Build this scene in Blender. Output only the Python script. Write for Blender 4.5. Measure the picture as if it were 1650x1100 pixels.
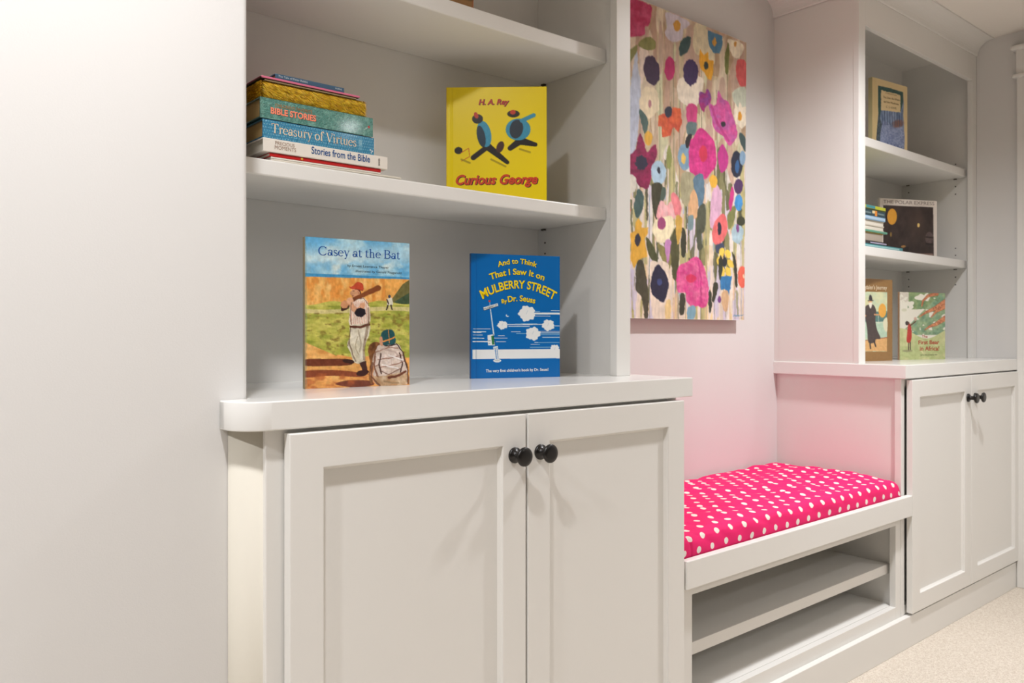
import bpy, bmesh, math, random
import numpy as np
from mathutils import Vector, Matrix, noise as mnoise

for o in list(bpy.data.objects):
    bpy.data.objects.remove(o)
SC = bpy.context.scene
COL = SC.collection
random.seed(7)
PI = math.pi

# ------------------------------------------------------------------ camera
cd = bpy.data.cameras.new('camera')
cam = bpy.data.objects.new('camera', cd)
COL.objects.link(cam)
cam.location = (0.0, 0.0, 1.0243)
cam.rotation_euler = (math.radians(90), 0, math.radians(-40.382))
cd.sensor_width = 36.0
cd.lens = 28.507
cd.shift_y = -13.48 / 1650.0
cd.clip_start = 0.02
cd.dof.use_dof = True
cd.dof.focus_distance = 1.6
cd.dof.aperture_fstop = 9.0
SC.camera = cam

# ------------------------------------------------------------------ world, lamps, exposure
SC.view_settings.view_transform = 'Standard'
SC.view_settings.look = 'None'
SC.view_settings.exposure = 0.0
SC.view_settings.gamma = 1.0
SC.view_settings.use_curve_mapping = False
w = bpy.data.worlds.new('world')
w.use_nodes = True
w.node_tree.nodes['Background'].inputs[0].default_value = (1, .96, .9, 1)
w.node_tree.nodes['Background'].inputs[1].default_value = 0.2
SC.world = w
CEIL = 2.245


def downlight(x, y, power, size=150, blend=1.0, col=(.975, .975, 1.0)):
    l = bpy.data.lights.new('downlight', 'SPOT')
    l.energy = power
    l.color = col
    l.spot_size = math.radians(size)
    l.spot_blend = blend
    l.shadow_soft_size = .045
    o = bpy.data.objects.new('downlight', l)
    o.location = (x, y, CEIL - .012)
    COL.objects.link(o)
    return o


downlight(.2, .70, 86, 158)
downlight(2.36, .75, 128, 152)
downlight(-1.0, .70, 145, 158)
downlight(.14, -1.4, 36, 158)
downlight(2.33, -1.42, 75, 160)
downlight(3.3, -.3, 34, 158)  # extra unseen lamp, added to brighten the right doors, wall and floor


# ------------------------------------------------------------------ colours and materials
def lin(c):
    c = np.asarray(c, float) / 255.0
    return np.where(c <= .04045, c / 12.92, ((c + .055) / 1.055) ** 2.4)


def mat(name, rgb, rough=.5, spec=.5, bump=0, bscale=200, var=0, vscale=5, coat=0, dist=.001):
    m = bpy.data.materials.new(name)
    m.use_nodes = True
    nt = m.node_tree
    b = nt.nodes['Principled BSDF']
    c = tuple(lin(rgb)) + (1,)
    b.inputs['Base Color'].default_value = c
    b.inputs['Roughness'].default_value = rough
    b.inputs['Specular IOR Level'].default_value = spec
    if coat:
        b.inputs['Coat Weight'].default_value = coat
        b.inputs['Coat Roughness'].default_value = .08
    tc = nt.nodes.new('ShaderNodeTexCoord')
    if bump:
        n = nt.nodes.new('ShaderNodeTexNoise')
        n.inputs['Scale'].default_value = bscale
        n.inputs['Detail'].default_value = 3
        nt.links.new(tc.outputs['Object'], n.inputs['Vector'])
        bp = nt.nodes.new('ShaderNodeBump')
        bp.inputs['Strength'].default_value = bump
        bp.inputs['Distance'].default_value = dist
        nt.links.new(n.outputs['Fac'], bp.inputs['Height'])
        nt.links.new(bp.outputs['Normal'], b.inputs['Normal'])
    if var:
        n = nt.nodes.new('ShaderNodeTexNoise')
        n.inputs['Scale'].default_value = vscale
        n.inputs['Detail'].default_value = 4
        nt.links.new(tc.outputs['Object'], n.inputs['Vector'])
        mx = nt.nodes.new('ShaderNodeMix')
        mx.data_type = 'RGBA'
        mx.inputs[6].default_value = tuple(x * (1 - var) for x in c[:3]) + (1,)
        mx.inputs[7].default_value = tuple(min(1, x * (1 + var)) for x in c[:3]) + (1,)
        nt.links.new(n.outputs['Fac'], mx.inputs[0])
        nt.links.new(mx.outputs[2], b.inputs['Base Color'])
    return m


def print_mat(name, rough=.3, bump=0, bscale=120, coat=0, dist=.001):
    m = mat(name, (200, 200, 200), rough, .5, bump, bscale, coat=coat, dist=dist)
    nt = m.node_tree
    a = nt.nodes.new('ShaderNodeAttribute')
    a.attribute_name = 'Col'
    nt.links.new(a.outputs['Color'], nt.nodes['Principled BSDF'].inputs['Base Color'])
    return m


M_PAINT = mat('white_cabinet_paint', (233, 231, 226), .38, .45, .05, 60, var=.01, vscale=3)
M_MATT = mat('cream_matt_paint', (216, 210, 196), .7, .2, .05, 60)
M_TOP = mat('white_gloss_paint', (236, 235, 231), .16, .5, .03, 40, var=.01, vscale=3)
M_WALL = mat('pale_grey_wall_paint', (222, 220, 217), .75, .3, .12, 420, var=.012, vscale=2)
M_WALL2 = mat('taupe_wall_paint', (96, 90, 84), .8, .3, .12, 420)
M_CEIL = mat('ceiling_paint', (243, 238, 230), .85, .2, .1, 300)
M_BLACK = mat('black_knob_metal', (17, 14, 13), .32, .5)
M_HOLE = mat('dark_hole', (30, 27, 24), .8, .1)
M_PIN = mat('shelf_pin_bronze', (70, 58, 40), .4, .5)
M_PAGE = mat('book_pages', (176, 146, 96), .8, .2, .4, 900, var=.05, vscale=300)  # yellowish paper, with the wall edge's shade darkened into the colour
M_PAGEW = mat('white_book_pages', (226, 220, 206), .8, .2, .4, 900, var=.05, vscale=300)
M_PRINT = print_mat('printed_glossy_cover', .32)
M_CANVAS = print_mat('painted_canvas', .55, .25, 700, dist=.0006)
M_FOIL = print_mat('crinkled_foil_cover', .2, 1.0, 330, coat=1.0, dist=.007)
M_FOIL2 = print_mat('laminated_cover', .22, .8, 300, coat=1.0, dist=.005)

# carpet
M_CARPET = mat('beige_carpet', (216, 202, 183), .95, .1, 1.0, 330, dist=.006)
nt = M_CARPET.node_tree
tc = [n for n in nt.nodes if n.type == 'TEX_COORD'][0]
vo = nt.nodes.new('ShaderNodeTexVoronoi')
vo.inputs['Scale'].default_value = 260
nt.links.new(tc.outputs['Object'], vo.inputs['Vector'])
n2 = nt.nodes.new('ShaderNodeTexNoise')
n2.inputs['Scale'].default_value = 90
n2.inputs['Detail'].default_value = 6
nt.links.new(tc.outputs['Object'], n2.inputs['Vector'])
mxa = nt.nodes.new('ShaderNodeMix')
mxa.data_type = 'RGBA'
mxa.inputs[6].default_value = tuple(lin((216, 200, 181))) + (1,)
mxa.inputs[7].default_value = tuple(lin((250, 240, 225))) + (1,)
ma = nt.nodes.new('ShaderNodeMath')
ma.operation = 'ADD'
nt.links.new(vo.outputs['Distance'], ma.inputs[0])
nt.links.new(n2.outputs['Fac'], ma.inputs[1])
mr = nt.nodes.new('ShaderNodeMapRange')
mr.inputs[1].default_value = .5
mr.inputs[2].default_value = 1.25
nt.links.new(ma.outputs[0], mr.inputs[0])
nt.links.new(mr.outputs[0], mxa.inputs[0])
nt.links.new(mxa.outputs[2], nt.nodes['Principled BSDF'].inputs['Base Color'])

# polka dot cotton
M_DOTS = mat('pink_polka_dot_cotton', (237, 36, 110), .75, .25, .5, 900, dist=.0006)
nt = M_DOTS.node_tree
uv = nt.nodes.new('ShaderNodeUVMap')
uv.uv_map = 'UVMap'
sx = nt.nodes.new('ShaderNodeSeparateXYZ')
tcd = [n for n in nt.nodes if n.type == 'TEX_COORD'][0]
ndn = nt.nodes.new('ShaderNodeTexNoise')
ndn.inputs['Scale'].default_value = 9
nt.links.new(tcd.outputs['Object'], ndn.inputs['Vector'])
vs = nt.nodes.new('ShaderNodeVectorMath')
vs.operation = 'MULTIPLY_ADD'
vs.inputs[1].default_value = (.014, .014, 0)
nt.links.new(ndn.outputs['Color'], vs.inputs[0])
nt.links.new(uv.outputs['UV'], vs.inputs[2])
nt.links.new(vs.outputs[0], sx.inputs[0])


def mnode(op, a, b=None):
    n = nt.nodes.new('ShaderNodeMath')
    n.operation = op
    for i, v in enumerate((a, b)):
        if v is None:
            continue
        if isinstance(v, (int, float)):
            n.inputs[i].default_value = v
        else:
            nt.links.new(v, n.inputs[i])
    return n.outputs[0]


DPX, DPY = .056, .064


def lattice(off):
    fx = mnode('MULTIPLY', mnode('SUBTRACT', mnode('FRACT', mnode('ADD', mnode('DIVIDE', sx.outputs[0], DPX), off)), .5), DPX)
    fy = mnode('MULTIPLY', mnode('SUBTRACT', mnode('FRACT', mnode('ADD', mnode('DIVIDE', sx.outputs[1], DPY), off)), .5), DPY)
    return mnode('SQRT', mnode('ADD', mnode('MULTIPLY', fx, fx), mnode('MULTIPLY', fy, fy)))


dm = mnode('MINIMUM', lattice(0.0), lattice(.5))
mrd = nt.nodes.new('ShaderNodeMapRange')
mrd.inputs[1].default_value = .0086
mrd.inputs[2].default_value = .0078
nt.links.new(dm, mrd.inputs[0])
mxd = nt.nodes.new('ShaderNodeMix')
mxd.data_type = 'RGBA'
mxd.inputs[6].default_value = tuple(lin((237, 36, 110))) + (1,)
mxd.inputs[7].default_value = tuple(lin((240, 232, 222))) + (1,)
nt.links.new(mrd.outputs[0], mxd.inputs[0])
nt.links.new(mxd.outputs[2], nt.nodes['Principled BSDF'].inputs['Base Color'])

_flat = {}


def flat(rgb, rough=.4):
    k = (tuple(rgb), rough)
    if k not in _flat:
        _flat[k] = mat('ink_%02x%02x%02x' % tuple(int(v) for v in rgb), rgb, rough)
    return _flat[k]


# ------------------------------------------------------------------ mesh helpers
class MB:
    """collects shapes of one part; build() links them as one mesh object"""

    def __init__(s):
        s.bm = bmesh.new()
        s.mats = []

    def mi(s, m):
        if m not in s.mats:
            s.mats.append(m)
        return s.mats.index(m)

    def join(s, bm, m):
        i = s.mi(m)
        vm = {v: s.bm.verts.new(v.co) for v in bm.verts}
        for f in bm.faces:
            try:
                nf = s.bm.faces.new([vm[v] for v in f.verts])
                nf.material_index = i
                nf.smooth = f.smooth
            except ValueError:
                pass
        bm.free()

    def box(s, x0, x1, y0, y1, z0, z1, m, bev=0.0, seg=2):
        b = bmesh.new()
        bmesh.ops.create_cube(b, size=1)
        for v in b.verts:
            v.co = Vector(((x0 + x1) / 2 + v.co.x * (x1 - x0), (y0 + y1) / 2 + v.co.y * (y1 - y0), (z0 + z1) / 2 + v.co.z * (z1 - z0)))
        if bev:
            bmesh.ops.bevel(b, geom=list(b.edges), offset=bev, segments=seg, affect='EDGES', profile=.5)
        s.join(b, m)
        return s

    def prism(s, pts, z0, z1, m, bev=0.0):
        """outline in x,y extruded in z"""
        b = bmesh.new()
        lo = [b.verts.new((p[0], p[1], z0)) for p in pts]
        hi = [b.verts.new((p[0], p[1], z1)) for p in pts]
        n = len(pts)
        b.faces.new(lo[::-1])
        b.faces.new(hi)
        for i in range(n):
            b.faces.new((lo[i], lo[(i + 1) % n], hi[(i + 1) % n], hi[i]))
        bmesh.ops.recalc_face_normals(b, faces=list(b.faces))
        if bev:
            es = [e for e in b.edges if (abs(e.verts[0].co.z - e.verts[1].co.z) < 1e-6)]
            bmesh.ops.bevel(b, geom=es, offset=bev, segments=3, affect='EDGES', profile=.5)
        s.join(b, m)
        return s

    def lathe_y(s, cx, cz, prof, m, n=36):
        """profile of (y, r) turned about the y axis through cx, cz"""
        b = bmesh.new()
        rings = []
        for (y, r) in prof:
            if r < 1e-6:
                rings.append([b.verts.new((cx, y, cz))])
            else:
                rings.append([b.verts.new((cx + r * math.cos(2 * PI * k / n), y, cz + r * math.sin(2 * PI * k / n))) for k in range(n)])
        for a, c in zip(rings, rings[1:]):
            for k in range(n):
                if len(a) == 1:
                    f = b.faces.new((a[0], c[k], c[(k + 1) % n]))
                elif len(c) == 1:
                    f = b.faces.new((a[k], a[(k + 1) % n], c[0]))
                else:
                    f = b.faces.new((a[k], a[(k + 1) % n], c[(k + 1) % n], c[k]))
                f.smooth = True
        bmesh.ops.recalc_face_normals(b, faces=list(b.faces))
        s.join(b, m)
        return s

    def build(s, name, parent=None, loc=None):
        me = bpy.data.meshes.new(name)
        s.bm.normal_update()
        s.bm.to_mesh(me)
        s.bm.free()
        for m in s.mats:
            me.materials.append(m)
        return link(name, me, parent, loc)


def link(name, me, parent=None, loc=None):
    o = bpy.data.objects.new(name, me)
    COL.objects.link(o)
    if parent is not None:
        o.parent = parent
    if loc is not None:
        o.location = loc
    return o


def thing(name, label, cat, loc=(0, 0, 0), rz=0.0, group=None):
    o = bpy.data.objects.new(name, None)
    o.empty_display_size = .05
    COL.objects.link(o)
    o.location = loc
    o.rotation_euler = (0, 0, rz)
    tag(o, label, cat, group)
    return o


def tag(o, label, cat, group=None):
    o['label'] = label
    o['category'] = cat
    if group:
        o['group'] = group
    return o


def struct(o):
    o['kind'] = 'structure'
    return o


# ------------------------------------------------------------------ painter: colours a fine grid
def homography(quad):
    """maps u,v in the unit square (v down) to the quad TL,TR,BR,BL"""
    src = [(0, 0), (1, 0), (1, 1), (0, 1)]
    A, b = [], []
    for (u, v), (x, y) in zip(src, quad):
        A.append([u, v, 1, 0, 0, 0, -u * x, -v * x]); b.append(x)
        A.append([0, 0, 0, u, v, 1, -u * y, -v * y]); b.append(y)
    h = np.linalg.solve(np.array(A, float), np.array(b, float))
    return np.append(h, 1).reshape(3, 3)


def vnoise(x, y, seed=0):
    xi = np.floor(x).astype(np.int64)
    yi = np.floor(y).astype(np.int64)
    fx = x - xi
    fy = y - yi
    fx = fx * fx * (3 - 2 * fx)
    fy = fy * fy * (3 - 2 * fy)

    def h(a, b):
        n = (a * 374761393 + b * 668265263 + seed * 1442695041) & 0x7fffffff
        n = ((n ^ (n >> 13)) * 1274126177) & 0x7fffffff
        return ((n ^ (n >> 16)) & 0xffff) / 65535.0
    return (h(xi, yi) * (1 - fx) + h(xi + 1, yi) * fx) * (1 - fy) + (h(xi, yi + 1) * (1 - fx) + h(xi + 1, yi + 1) * fx) * fy


def fbm(x, y, seed=0, o=3):
    t = 0
    a = .5
    for k in range(o):
        t = t + a * vnoise(x * 2 ** k, y * 2 ** k, seed + k)
        a *= .5
    return t / (1 - .5 ** o)


def smooth_pts(pts, n=5):
    P = np.array(pts, float)
    out = []
    m = len(P)
    for i in range(m):
        p0, p1, p2, p3 = P[i - 1], P[i], P[(i + 1) % m], P[(i + 2) % m]
        for k in range(n):
            t = k / n
            out.append(.5 * (2 * p1 + (p2 - p0) * t + (2 * p0 - 5 * p1 + 4 * p2 - p3) * t * t + (3 * p1 - p0 - 3 * p2 + p3) * t ** 3))
    return np.array(out)


class Art:
    def __init__(s, nx, ny, quad, base, off=(0, 0), scale=1.0):
        s.nx, s.ny = nx, ny
        s.H = homography(quad)
        s.Hi = np.linalg.inv(s.H)
        j = [(-.25, -.25), (.25, -.25), (-.25, .25), (.25, .25)]
        U, V = np.meshgrid(np.arange(nx + 1), np.arange(ny + 1))
        us = np.stack([np.clip((U + a) / nx, 0, 1) for a, b in j])
        vs_ = np.stack([np.clip((V + b) / ny, 0, 1) for a, b in j])
        s.u, s.v = us, vs_
        w_ = s.H[2, 0] * us + s.H[2, 1] * vs_ + 1
        s.x = (s.H[0, 0] * us + s.H[0, 1] * vs_ + s.H[0, 2]) / w_
        s.y = (s.H[1, 0] * us + s.H[1, 1] * vs_ + s.H[1, 2]) / w_
        s.c = np.zeros(us.shape + (3,)) + np.array(base, float)
        s.k = 0

    def uv(s, x, y):
        q = s.Hi @ np.array([x, y, 1.0])
        return q[0] / q[2], q[1] / q[2]

    def put(s, m, col, var=0, vs_=(.03, .03), mixcol=None, a=1.0):
        s.k += 1
        c = np.array(col, float)
        x, y = s.x[m], s.y[m]
        if mixcol is not None:
            t = np.clip(fbm(x * vs_[0], y * vs_[1], s.k * 7) * 2.2 - .6, 0, 1)[:, None]
            c = c * (1 - t) + np.array(mixcol, float) * t
        if var:
            n = fbm(x * vs_[0] * 2.3, y * vs_[1] * 2.3, s.k * 13 + 5) - .5
            c = c + (n * 2 * var)[:, None]
        if a < 1:
            c = s.c[m] * (1 - a) + c * a
        s.c[m] = np.broadcast_to(c, s.c[m].shape)

    def region(s, f, col, **k):
        s.put(f(s.x, s.y), col, **k)

    def poly(s, pts, col, smooth=False, **k):
        P = smooth_pts(pts) if smooth else np.array(pts, float)
        x0, y0 = P.min(0)
        x1, y1 = P.max(0)
        bb = (s.x >= x0) & (s.x <= x1) & (s.y >= y0) & (s.y <= y1)
        if not bb.any():
            return
        x, y = s.x[bb], s.y[bb]
        ins = np.zeros(x.shape, bool)
        n = len(P)
        for i in range(n):
            ax, ay = P[i]
            bx, by = P[(i + 1) % n]
            if ay == by:
                continue
            cnd = (ay > y) != (by > y)
            ins ^= cnd & (x < (bx - ax) * (y - ay) / (by - ay) + ax)
        m = np.zeros(s.x.shape, bool)
        m[bb] = ins
        s.put(m, col, **k)

    def ell(s, cx, cy, rx, ry, col, rot=0, rag=0, lobes=7, **k):
        dx, dy = s.x - cx, s.y - cy
        if rot:
            c_, s_ = math.cos(math.radians(rot)), math.sin(math.radians(rot))
            dx, dy = dx * c_ + dy * s_, -dx * s_ + dy * c_
        r = np.sqrt((dx / rx) ** 2 + (dy / ry) ** 2)
        lim = 1.0
        if rag:
            th = np.arctan2(dy / ry, dx / rx)
            lim = 1 + rag * (np.sin(th * lobes + cx) * .6 + np.sin(th * (lobes * 2 + 1) + cy) * .4)
        s.put(r < lim, col, **k)

    def line(s, pts, wd, col, **k):
        for (ax, ay), (bx, by) in zip(pts, pts[1:]):
            w0 = wd if not isinstance(wd, tuple) else wd[0]
            w1 = wd if not isinstance(wd, tuple) else wd[1]
            dx, dy = bx - ax, by - ay
            L2 = dx * dx + dy * dy + 1e-9
            t = np.clip(((s.x - ax) * dx + (s.y - ay) * dy) / L2, 0, 1)
            d = np.sqrt((s.x - ax - t * dx) ** 2 + (s.y - ay - t * dy) ** 2)
            s.put(d < (w0 + (w1 - w0) * t) / 2, col, **k)

    def blend(s, f, col, a=1.0):
        t = (np.clip(f(s.x, s.y), 0, 1) * a)[..., None]
        s.c = s.c * (1 - t) + np.array(col, float) * t

    def warp(s, f, amp, seed=1):
        dx = (fbm(s.x * f, s.y * f, seed, 2) - .5) * 2 * amp
        dy = (fbm(s.x * f + 31, s.y * f + 17, seed + 9, 2) - .5) * 2 * amp
        s.x = s.x + dx
        s.y = s.y + dy

    def brush(s, fx, fy, amt, seed=1):
        s.c = s.c * (1 + (fbm(s.x * fx, s.y * fy, seed, 3) - .5) * 2 * amt)[..., None]

    def colors(s):
        return lin(np.clip(s.c.mean(0), 0, 255))


def art_plate(name, w_, h_, y0, y1, art, edge, m, parent, groove=0.0, round_=0.0, gmul=1.0):
    """a board of real thickness: its front (y0, facing -y) is a fine painted grid"""
    nx, ny = art.nx, art.ny
    C = art.colors() * gmul
    X = np.linspace(0, w_, nx + 1)
    Z = np.linspace(h_, 0, ny + 1)
    V = np.zeros((ny + 1, nx + 1, 3))
    V[..., 0] = X[None, :]
    V[..., 2] = Z[:, None]
    V[..., 1] = y0
    if groove:
        V[..., 1] += (groove * np.exp(-((X - .011) / .0022) ** 2))[None, :]
    V = V.reshape(-1, 3)
    idx = np.arange((ny + 1) * (nx + 1)).reshape(ny + 1, nx + 1)
    F = np.stack([idx[:-1, :-1], idx[1:, :-1], idx[1:, 1:], idx[:-1, 1:]], -1).reshape(-1, 4)
    nv = len(V)
    yb = y0 + max(groove * 1.3, .0002)
    ex = np.array([(x, y, z) for y in (yb, y1) for x, z in ((0, 0), (w_, 0), (w_, h_), (0, h_))])
    # rim from the grid's border to the back
    a = nv
    ring = list(idx[0, :]) + list(idx[1:, -1]) + list(idx[-1, -2::-1]) + list(idx[-2:0:-1, 0])
    rb = np.array([V[i] for i in ring])
    rb[:, 1] = y1
    nr = len(ring)
    V2 = np.concatenate([V, rb])
    F2 = [list(map(int, f)) for f in F]
    for k in range(nr):
        k2 = (k + 1) % nr
        F2.append([ring[k2], ring[k], a + k, a + k2])
    F2.append([a + k for k in range(nr)][::-1])
    me = bpy.data.meshes.new(name)
    me.from_pydata(V2.tolist(), [], [[int(i) for i in f] for f in F2])
    me.materials.append(m)
    at = me.color_attributes.new('Col', 'FLOAT_COLOR', 'POINT')
    cc = np.ones((len(V2), 4))
    cc[:nv, :3] = C.reshape(-1, 3)
    cc[nv:, :3] = lin(edge)
    at.data.foreach_set('color', cc.ravel())
    me.polygons.foreach_set('use_smooth', np.array([True] * len(F) + [False] * (len(F2) - len(F))))
    me.update()
    return link(name, me, parent)


# ------------------------------------------------------------------ lettering
def glyphs(body, bold=0.0, shear=0.0, spacing=1.0):
    cu = bpy.data.curves.new('lettering', 'FONT')
    cu.body = body
    cu.offset = bold
    cu.shear = shear
    cu.space_character = spacing
    cu.fill_mode = 'FRONT'
    cu.resolution_u = 4
    o = bpy.data.objects.new('lettering', cu)
    COL.objects.link(o)
    bpy.context.view_layer.update()
    dg = bpy.context.evaluated_depsgraph_get()
    me = bpy.data.meshes.new_from_object(o.evaluated_get(dg))
    V = np.array([v.co[:2] for v in me.vertices]).reshape(-1, 2)
    F = [list(p.vertices) for p in me.polygons]
    bpy.data.objects.remove(o)
    bpy.data.curves.remove(cu)
    bpy.data.meshes.remove(me)
    return V, F


# a small seriffed hand for two titles: stems, hairlines, bowls
def serif_glyphs(text):
    V, F = [], []
    S, TN = .088, .034

    def quad(p):
        n = len(V)
        V.extend(p)
        F.append(list(range(n, n + len(p))))

    def rect(x0, x1, y0, y1):
        quad([(x0, y0), (x1, y0), (x1, y1), (x0, y1)])

    def bar(a, b, w_):
        a, b = np.array(a), np.array(b)
        d = b - a
        n_ = np.array([-d[1], d[0]]) / (np.hypot(*d) + 1e-9) * w_ / 2
        quad([tuple(a - n_), tuple(b - n_), tuple(b + n_), tuple(a + n_)])

    def arc(cx, cy, rx, ry, a0, a1, n=22, thick=S, thin=TN):
        pts = []
        for k in range(n + 1):
            a = math.radians(a0 + (a1 - a0) * k / n)
            w_ = thin + (thick - thin) * abs(math.cos(a)) ** 1.3
            c, s_ = math.cos(a), math.sin(a)
            pts.append(((cx + (rx - w_ / 2) * c, cy + (ry - w_ / 2) * s_), (cx + (rx + w_ / 2) * c, cy + (ry + w_ / 2) * s_)))
        for (a, b), (c, d) in zip(pts, pts[1:]):
            quad([a, b, d, c])

    def dot(cx, cy, r):
        quad([(cx + r * math.cos(k * PI / 6), cy + r * math.sin(k * PI / 6)) for k in range(12)])

    def stem(x, y0, y1, b=True, t='l', w_=S):
        rect(x - w_ / 2, x + w_ / 2, y0, y1)
        if b:
            rect(x - w_ / 2 - .055, x + w_ / 2 + .055, y0, y0 + .026)
        if t == 'l':
            quad([(x - w_ / 2 - .06, y1 - .045), (x, y1 - .06), (x, y1), (x - w_ / 2 - .05, y1 - .02)])
        elif t == 'lr':
            rect(x - w_ / 2 - .055, x + w_ / 2 + .055, y1 - .026, y1)
    G = {}
    ox = 0.0
    for ch in text:
        n0 = len(V)
        adv = .3
        if ch == 'T':
            stem(.3, 0, .68, True, '')
            rect(.02, .58, .64, .68)
            quad([(.02, .68), (.02, .52), (.045, .52), (.075, .65)]); quad([(.58, .68), (.525, .65), (.555, .52), (.58, .52)])
            adv = .6
        elif ch == 'C':
            arc(.34, .34, .29, .335, 42, 318, 34)
            rect(.55, .58, .45, .66); rect(.56, .585, .1, .2)
            adv = .66
        elif ch == 'B':
            stem(.13, 0, .68, False, '')
            rect(.03, .3, 0, .03); rect(.03, .28, .65, .68); rect(.13, .3, .345, .375)
            arc(.27, .515, .19, .15, -90, 90); arc(.29, .19, .22, .175, -90, 90)
            adv = .58
        elif ch == 'V':
            bar((.09, .67), (.32, .01), S); bar((.57, .67), (.335, .01), TN)
            rect(.0, .2, .655, .68); rect(.47, .65, .655, .68)
            adv = .62
        elif ch == 'D':
            stem(.13, 0, .68, False, '')
            rect(.03, .3, 0, .03); rect(.03, .3, .65, .68)
            arc(.27, .34, .32, .325, -90, 90, 30)
            adv = .66
        elif ch == 'a':
            arc(.17, .13, .115, .115, 0, 360); stem(.33, .03, .32, False, '', .075)
            arc(.21, .325, .125, .115, 0, 150, 16, .07, .035); dot(.105, .36, .04)
            bar((.34, .03), (.41, .02), .04)
            adv = .43
        elif ch == 's':
            arc(.17, .34, .105, .1, 35, 262, 20, .06, .04); arc(.17, .12, .12, .11, 90, -150, 20, .07, .04)
            bar((.11, .26), (.23, .2), .075); rect(.255, .275, .33, .45); rect(.045, .065, .01, .14)
            adv = .34
        elif ch == 'e':
            arc(.22, .225, .175, .21, 5, 318, 30, .08); rect(.06, .385, .245, .272)
            adv = .43
        elif ch == 'y':
            bar((.09, .45), (.235, .02), .08); bar((.385, .45), (.17, -.16), TN); dot(.12, -.165, .045); bar((.12, -.185), (.19, -.13), .035)
            rect(0, .17, .435, .46); rect(.31, .45, .435, .46)
            adv = .44
        elif ch == 't':
            rect(.085, .16, .08, .52); quad([(.02, .435), (.085, .45), (.14, .6), (.16, .6), (.16, .43)]); rect(.02, .28, .43, .46)
            arc(.2, .1, .08, .085, 180, 330, 12, .07, .04)
            adv = .3
        elif ch == 'h':
            stem(.13, 0, .7, True, 'l', .08); arc(.255, .315, .125, .125, 180, 0, 18, .075); stem(.38, 0, .32, True, '', .08)
            adv = .51
        elif ch == 'r':
            stem(.13, 0, .46, True, 'l', .08); arc(.26, .33, .12, .11, 170, 70, 12, .06, .035); dot(.315, .41, .045)
            adv = .36
        elif ch == 'u':
            stem(.12, .13, .46, False, 'l', .08); arc(.245, .14, .125, .125, 180, 345, 18, .075); stem(.375, .02, .46, False, 'l', .08); rect(.375, .46, .0, .03)
            adv = .5
        elif ch == 'o':
            arc(.23, .23, .19, .215, 0, 360, 34)
            adv = .47
        elif ch == 'f':
            stem(.14, 0, .58, True, '', .08); arc(.245, .58, .105, .105, 180, 45, 14, .075, .04); dot(.32, .64, .042); rect(.03, .28, .43, .46)
            adv = .31
        elif ch == 'i':
            stem(.12, 0, .46, True, 'l', .08); dot(.115, .61, .05)
            adv = .26
        else:
            adv = .22
        for k in range(n0, len(V)):
            V[k] = (V[k][0] + ox, V[k][1])
        ox += adv
    return np.array(V), F


def lettering(parent, name, body, rgb, p0, p1, y=-.0004, arch=0.0, bold=0.0, shear=0.0, cap=None, serif=False, axes='xz', shadow=None, rough=.4, spacing=1.0):
    """letters whose baseline runs p0 -> p1 on the part's face; arch lifts the middle"""
    V, F = serif_glyphs(body) if serif else glyphs(body, bold, shear, spacing)
    x0, x1 = V[:, 0].min(), V[:, 0].max()
    p0, p1 = np.array(p0, float), np.array(p1, float)
    d = p1 - p0
    L = np.hypot(*d)
    d /= L
    n_ = np.array([-d[1], d[0]])
    sxx = L / (x1 - x0)
    syy = sxx if cap is None else cap / .69
    t = (V[:, 0] - x0) * sxx
    q = (2 * t / L - 1)
    if arch:
        slope = -2 * arch * q * 2 / L
        lift = arch * (1 - q * q)
        P = p0 + d * (t - slope * V[:, 1] * syy * .8)[:, None] + n_ * (V[:, 1] * syy + lift)[:, None]
    else:
        P = p0 + d * t[:, None] + n_ * (V[:, 1] * syy)[:, None]
    W = np.zeros((len(P), 3))
    W[:, 0] = P[:, 0]
    W[:, 2] = P[:, 1]
    W[:, 1] = y
    VV, FF = W.tolist(), [list(map(int, f)) for f in F]
    me = bpy.data.meshes.new(name)
    mats = [flat(rgb, rough)]
    ids = [0] * len(FF)
    if shadow:
        col, dx, dz = shadow
        n = len(VV)
        VV = VV + [[a + dx, y + .0002, c + dz] for a, b, c in VV]
        FF = FF + [[i + n for i in f] for f in FF]
        ids = ids + [1] * (len(FF) // 2)
        mats.append(flat(col, rough))
    me.from_pydata(VV, [], FF)
    for m in mats:
        me.materials.append(m)
    me.polygons.foreach_set('material_index', ids)
    me.update()
    return link(name, me, parent)


# ------------------------------------------------------------------ the room
XW = 3.69       # right wall
YB = 1.65       # wall behind the niche
YL = 1.2448     # face of the wall left of the cabinets
X0 = .512       # its edge
struct(MB().box(-3.2, 3.95, -5.2, 1.95, -.12, 0.0, M_CARPET).build('floor'))
struct(MB().box(-3.2, 3.95, -5.2, 1.95, CEIL, CEIL + .12, M_CEIL).build('ceiling'))
struct(MB().box(X0 + .001, 3.95, YB, 1.95, 0, CEIL, M_WALL).build('wall_back'))
wl = MB()
n = 6
pts = [(-3.0, YL)] + [(X0 - .009 + .009 * math.sin(k * PI / 2 / n), YL + .009 - .009 * math.cos(k * PI / 2 / n)) for k in range(n + 1)] + [(X0, 1.95), (-3.0, 1.95)]
wl.prism(pts, 0, CEIL, M_WALL)
struct(wl.build('wall_left'))
struct(MB().box(XW, 3.95, -5.2, YB, 0, CEIL, M_WALL).build('wall_right'))
struct(MB().box(-3.2, -3.0, -5.2, 1.95, 0, CEIL, M_WALL2).build('wall_side'))
struct(MB().box(-3.0, XW, -5.2, -5.0, 0, CEIL, M_WALL2).build('wall_rear'))
struct(MB().box(.53, XW, 1.1735, 1.192, 0, .101, M_PAINT, .0015).build('baseboard_back'))
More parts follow.
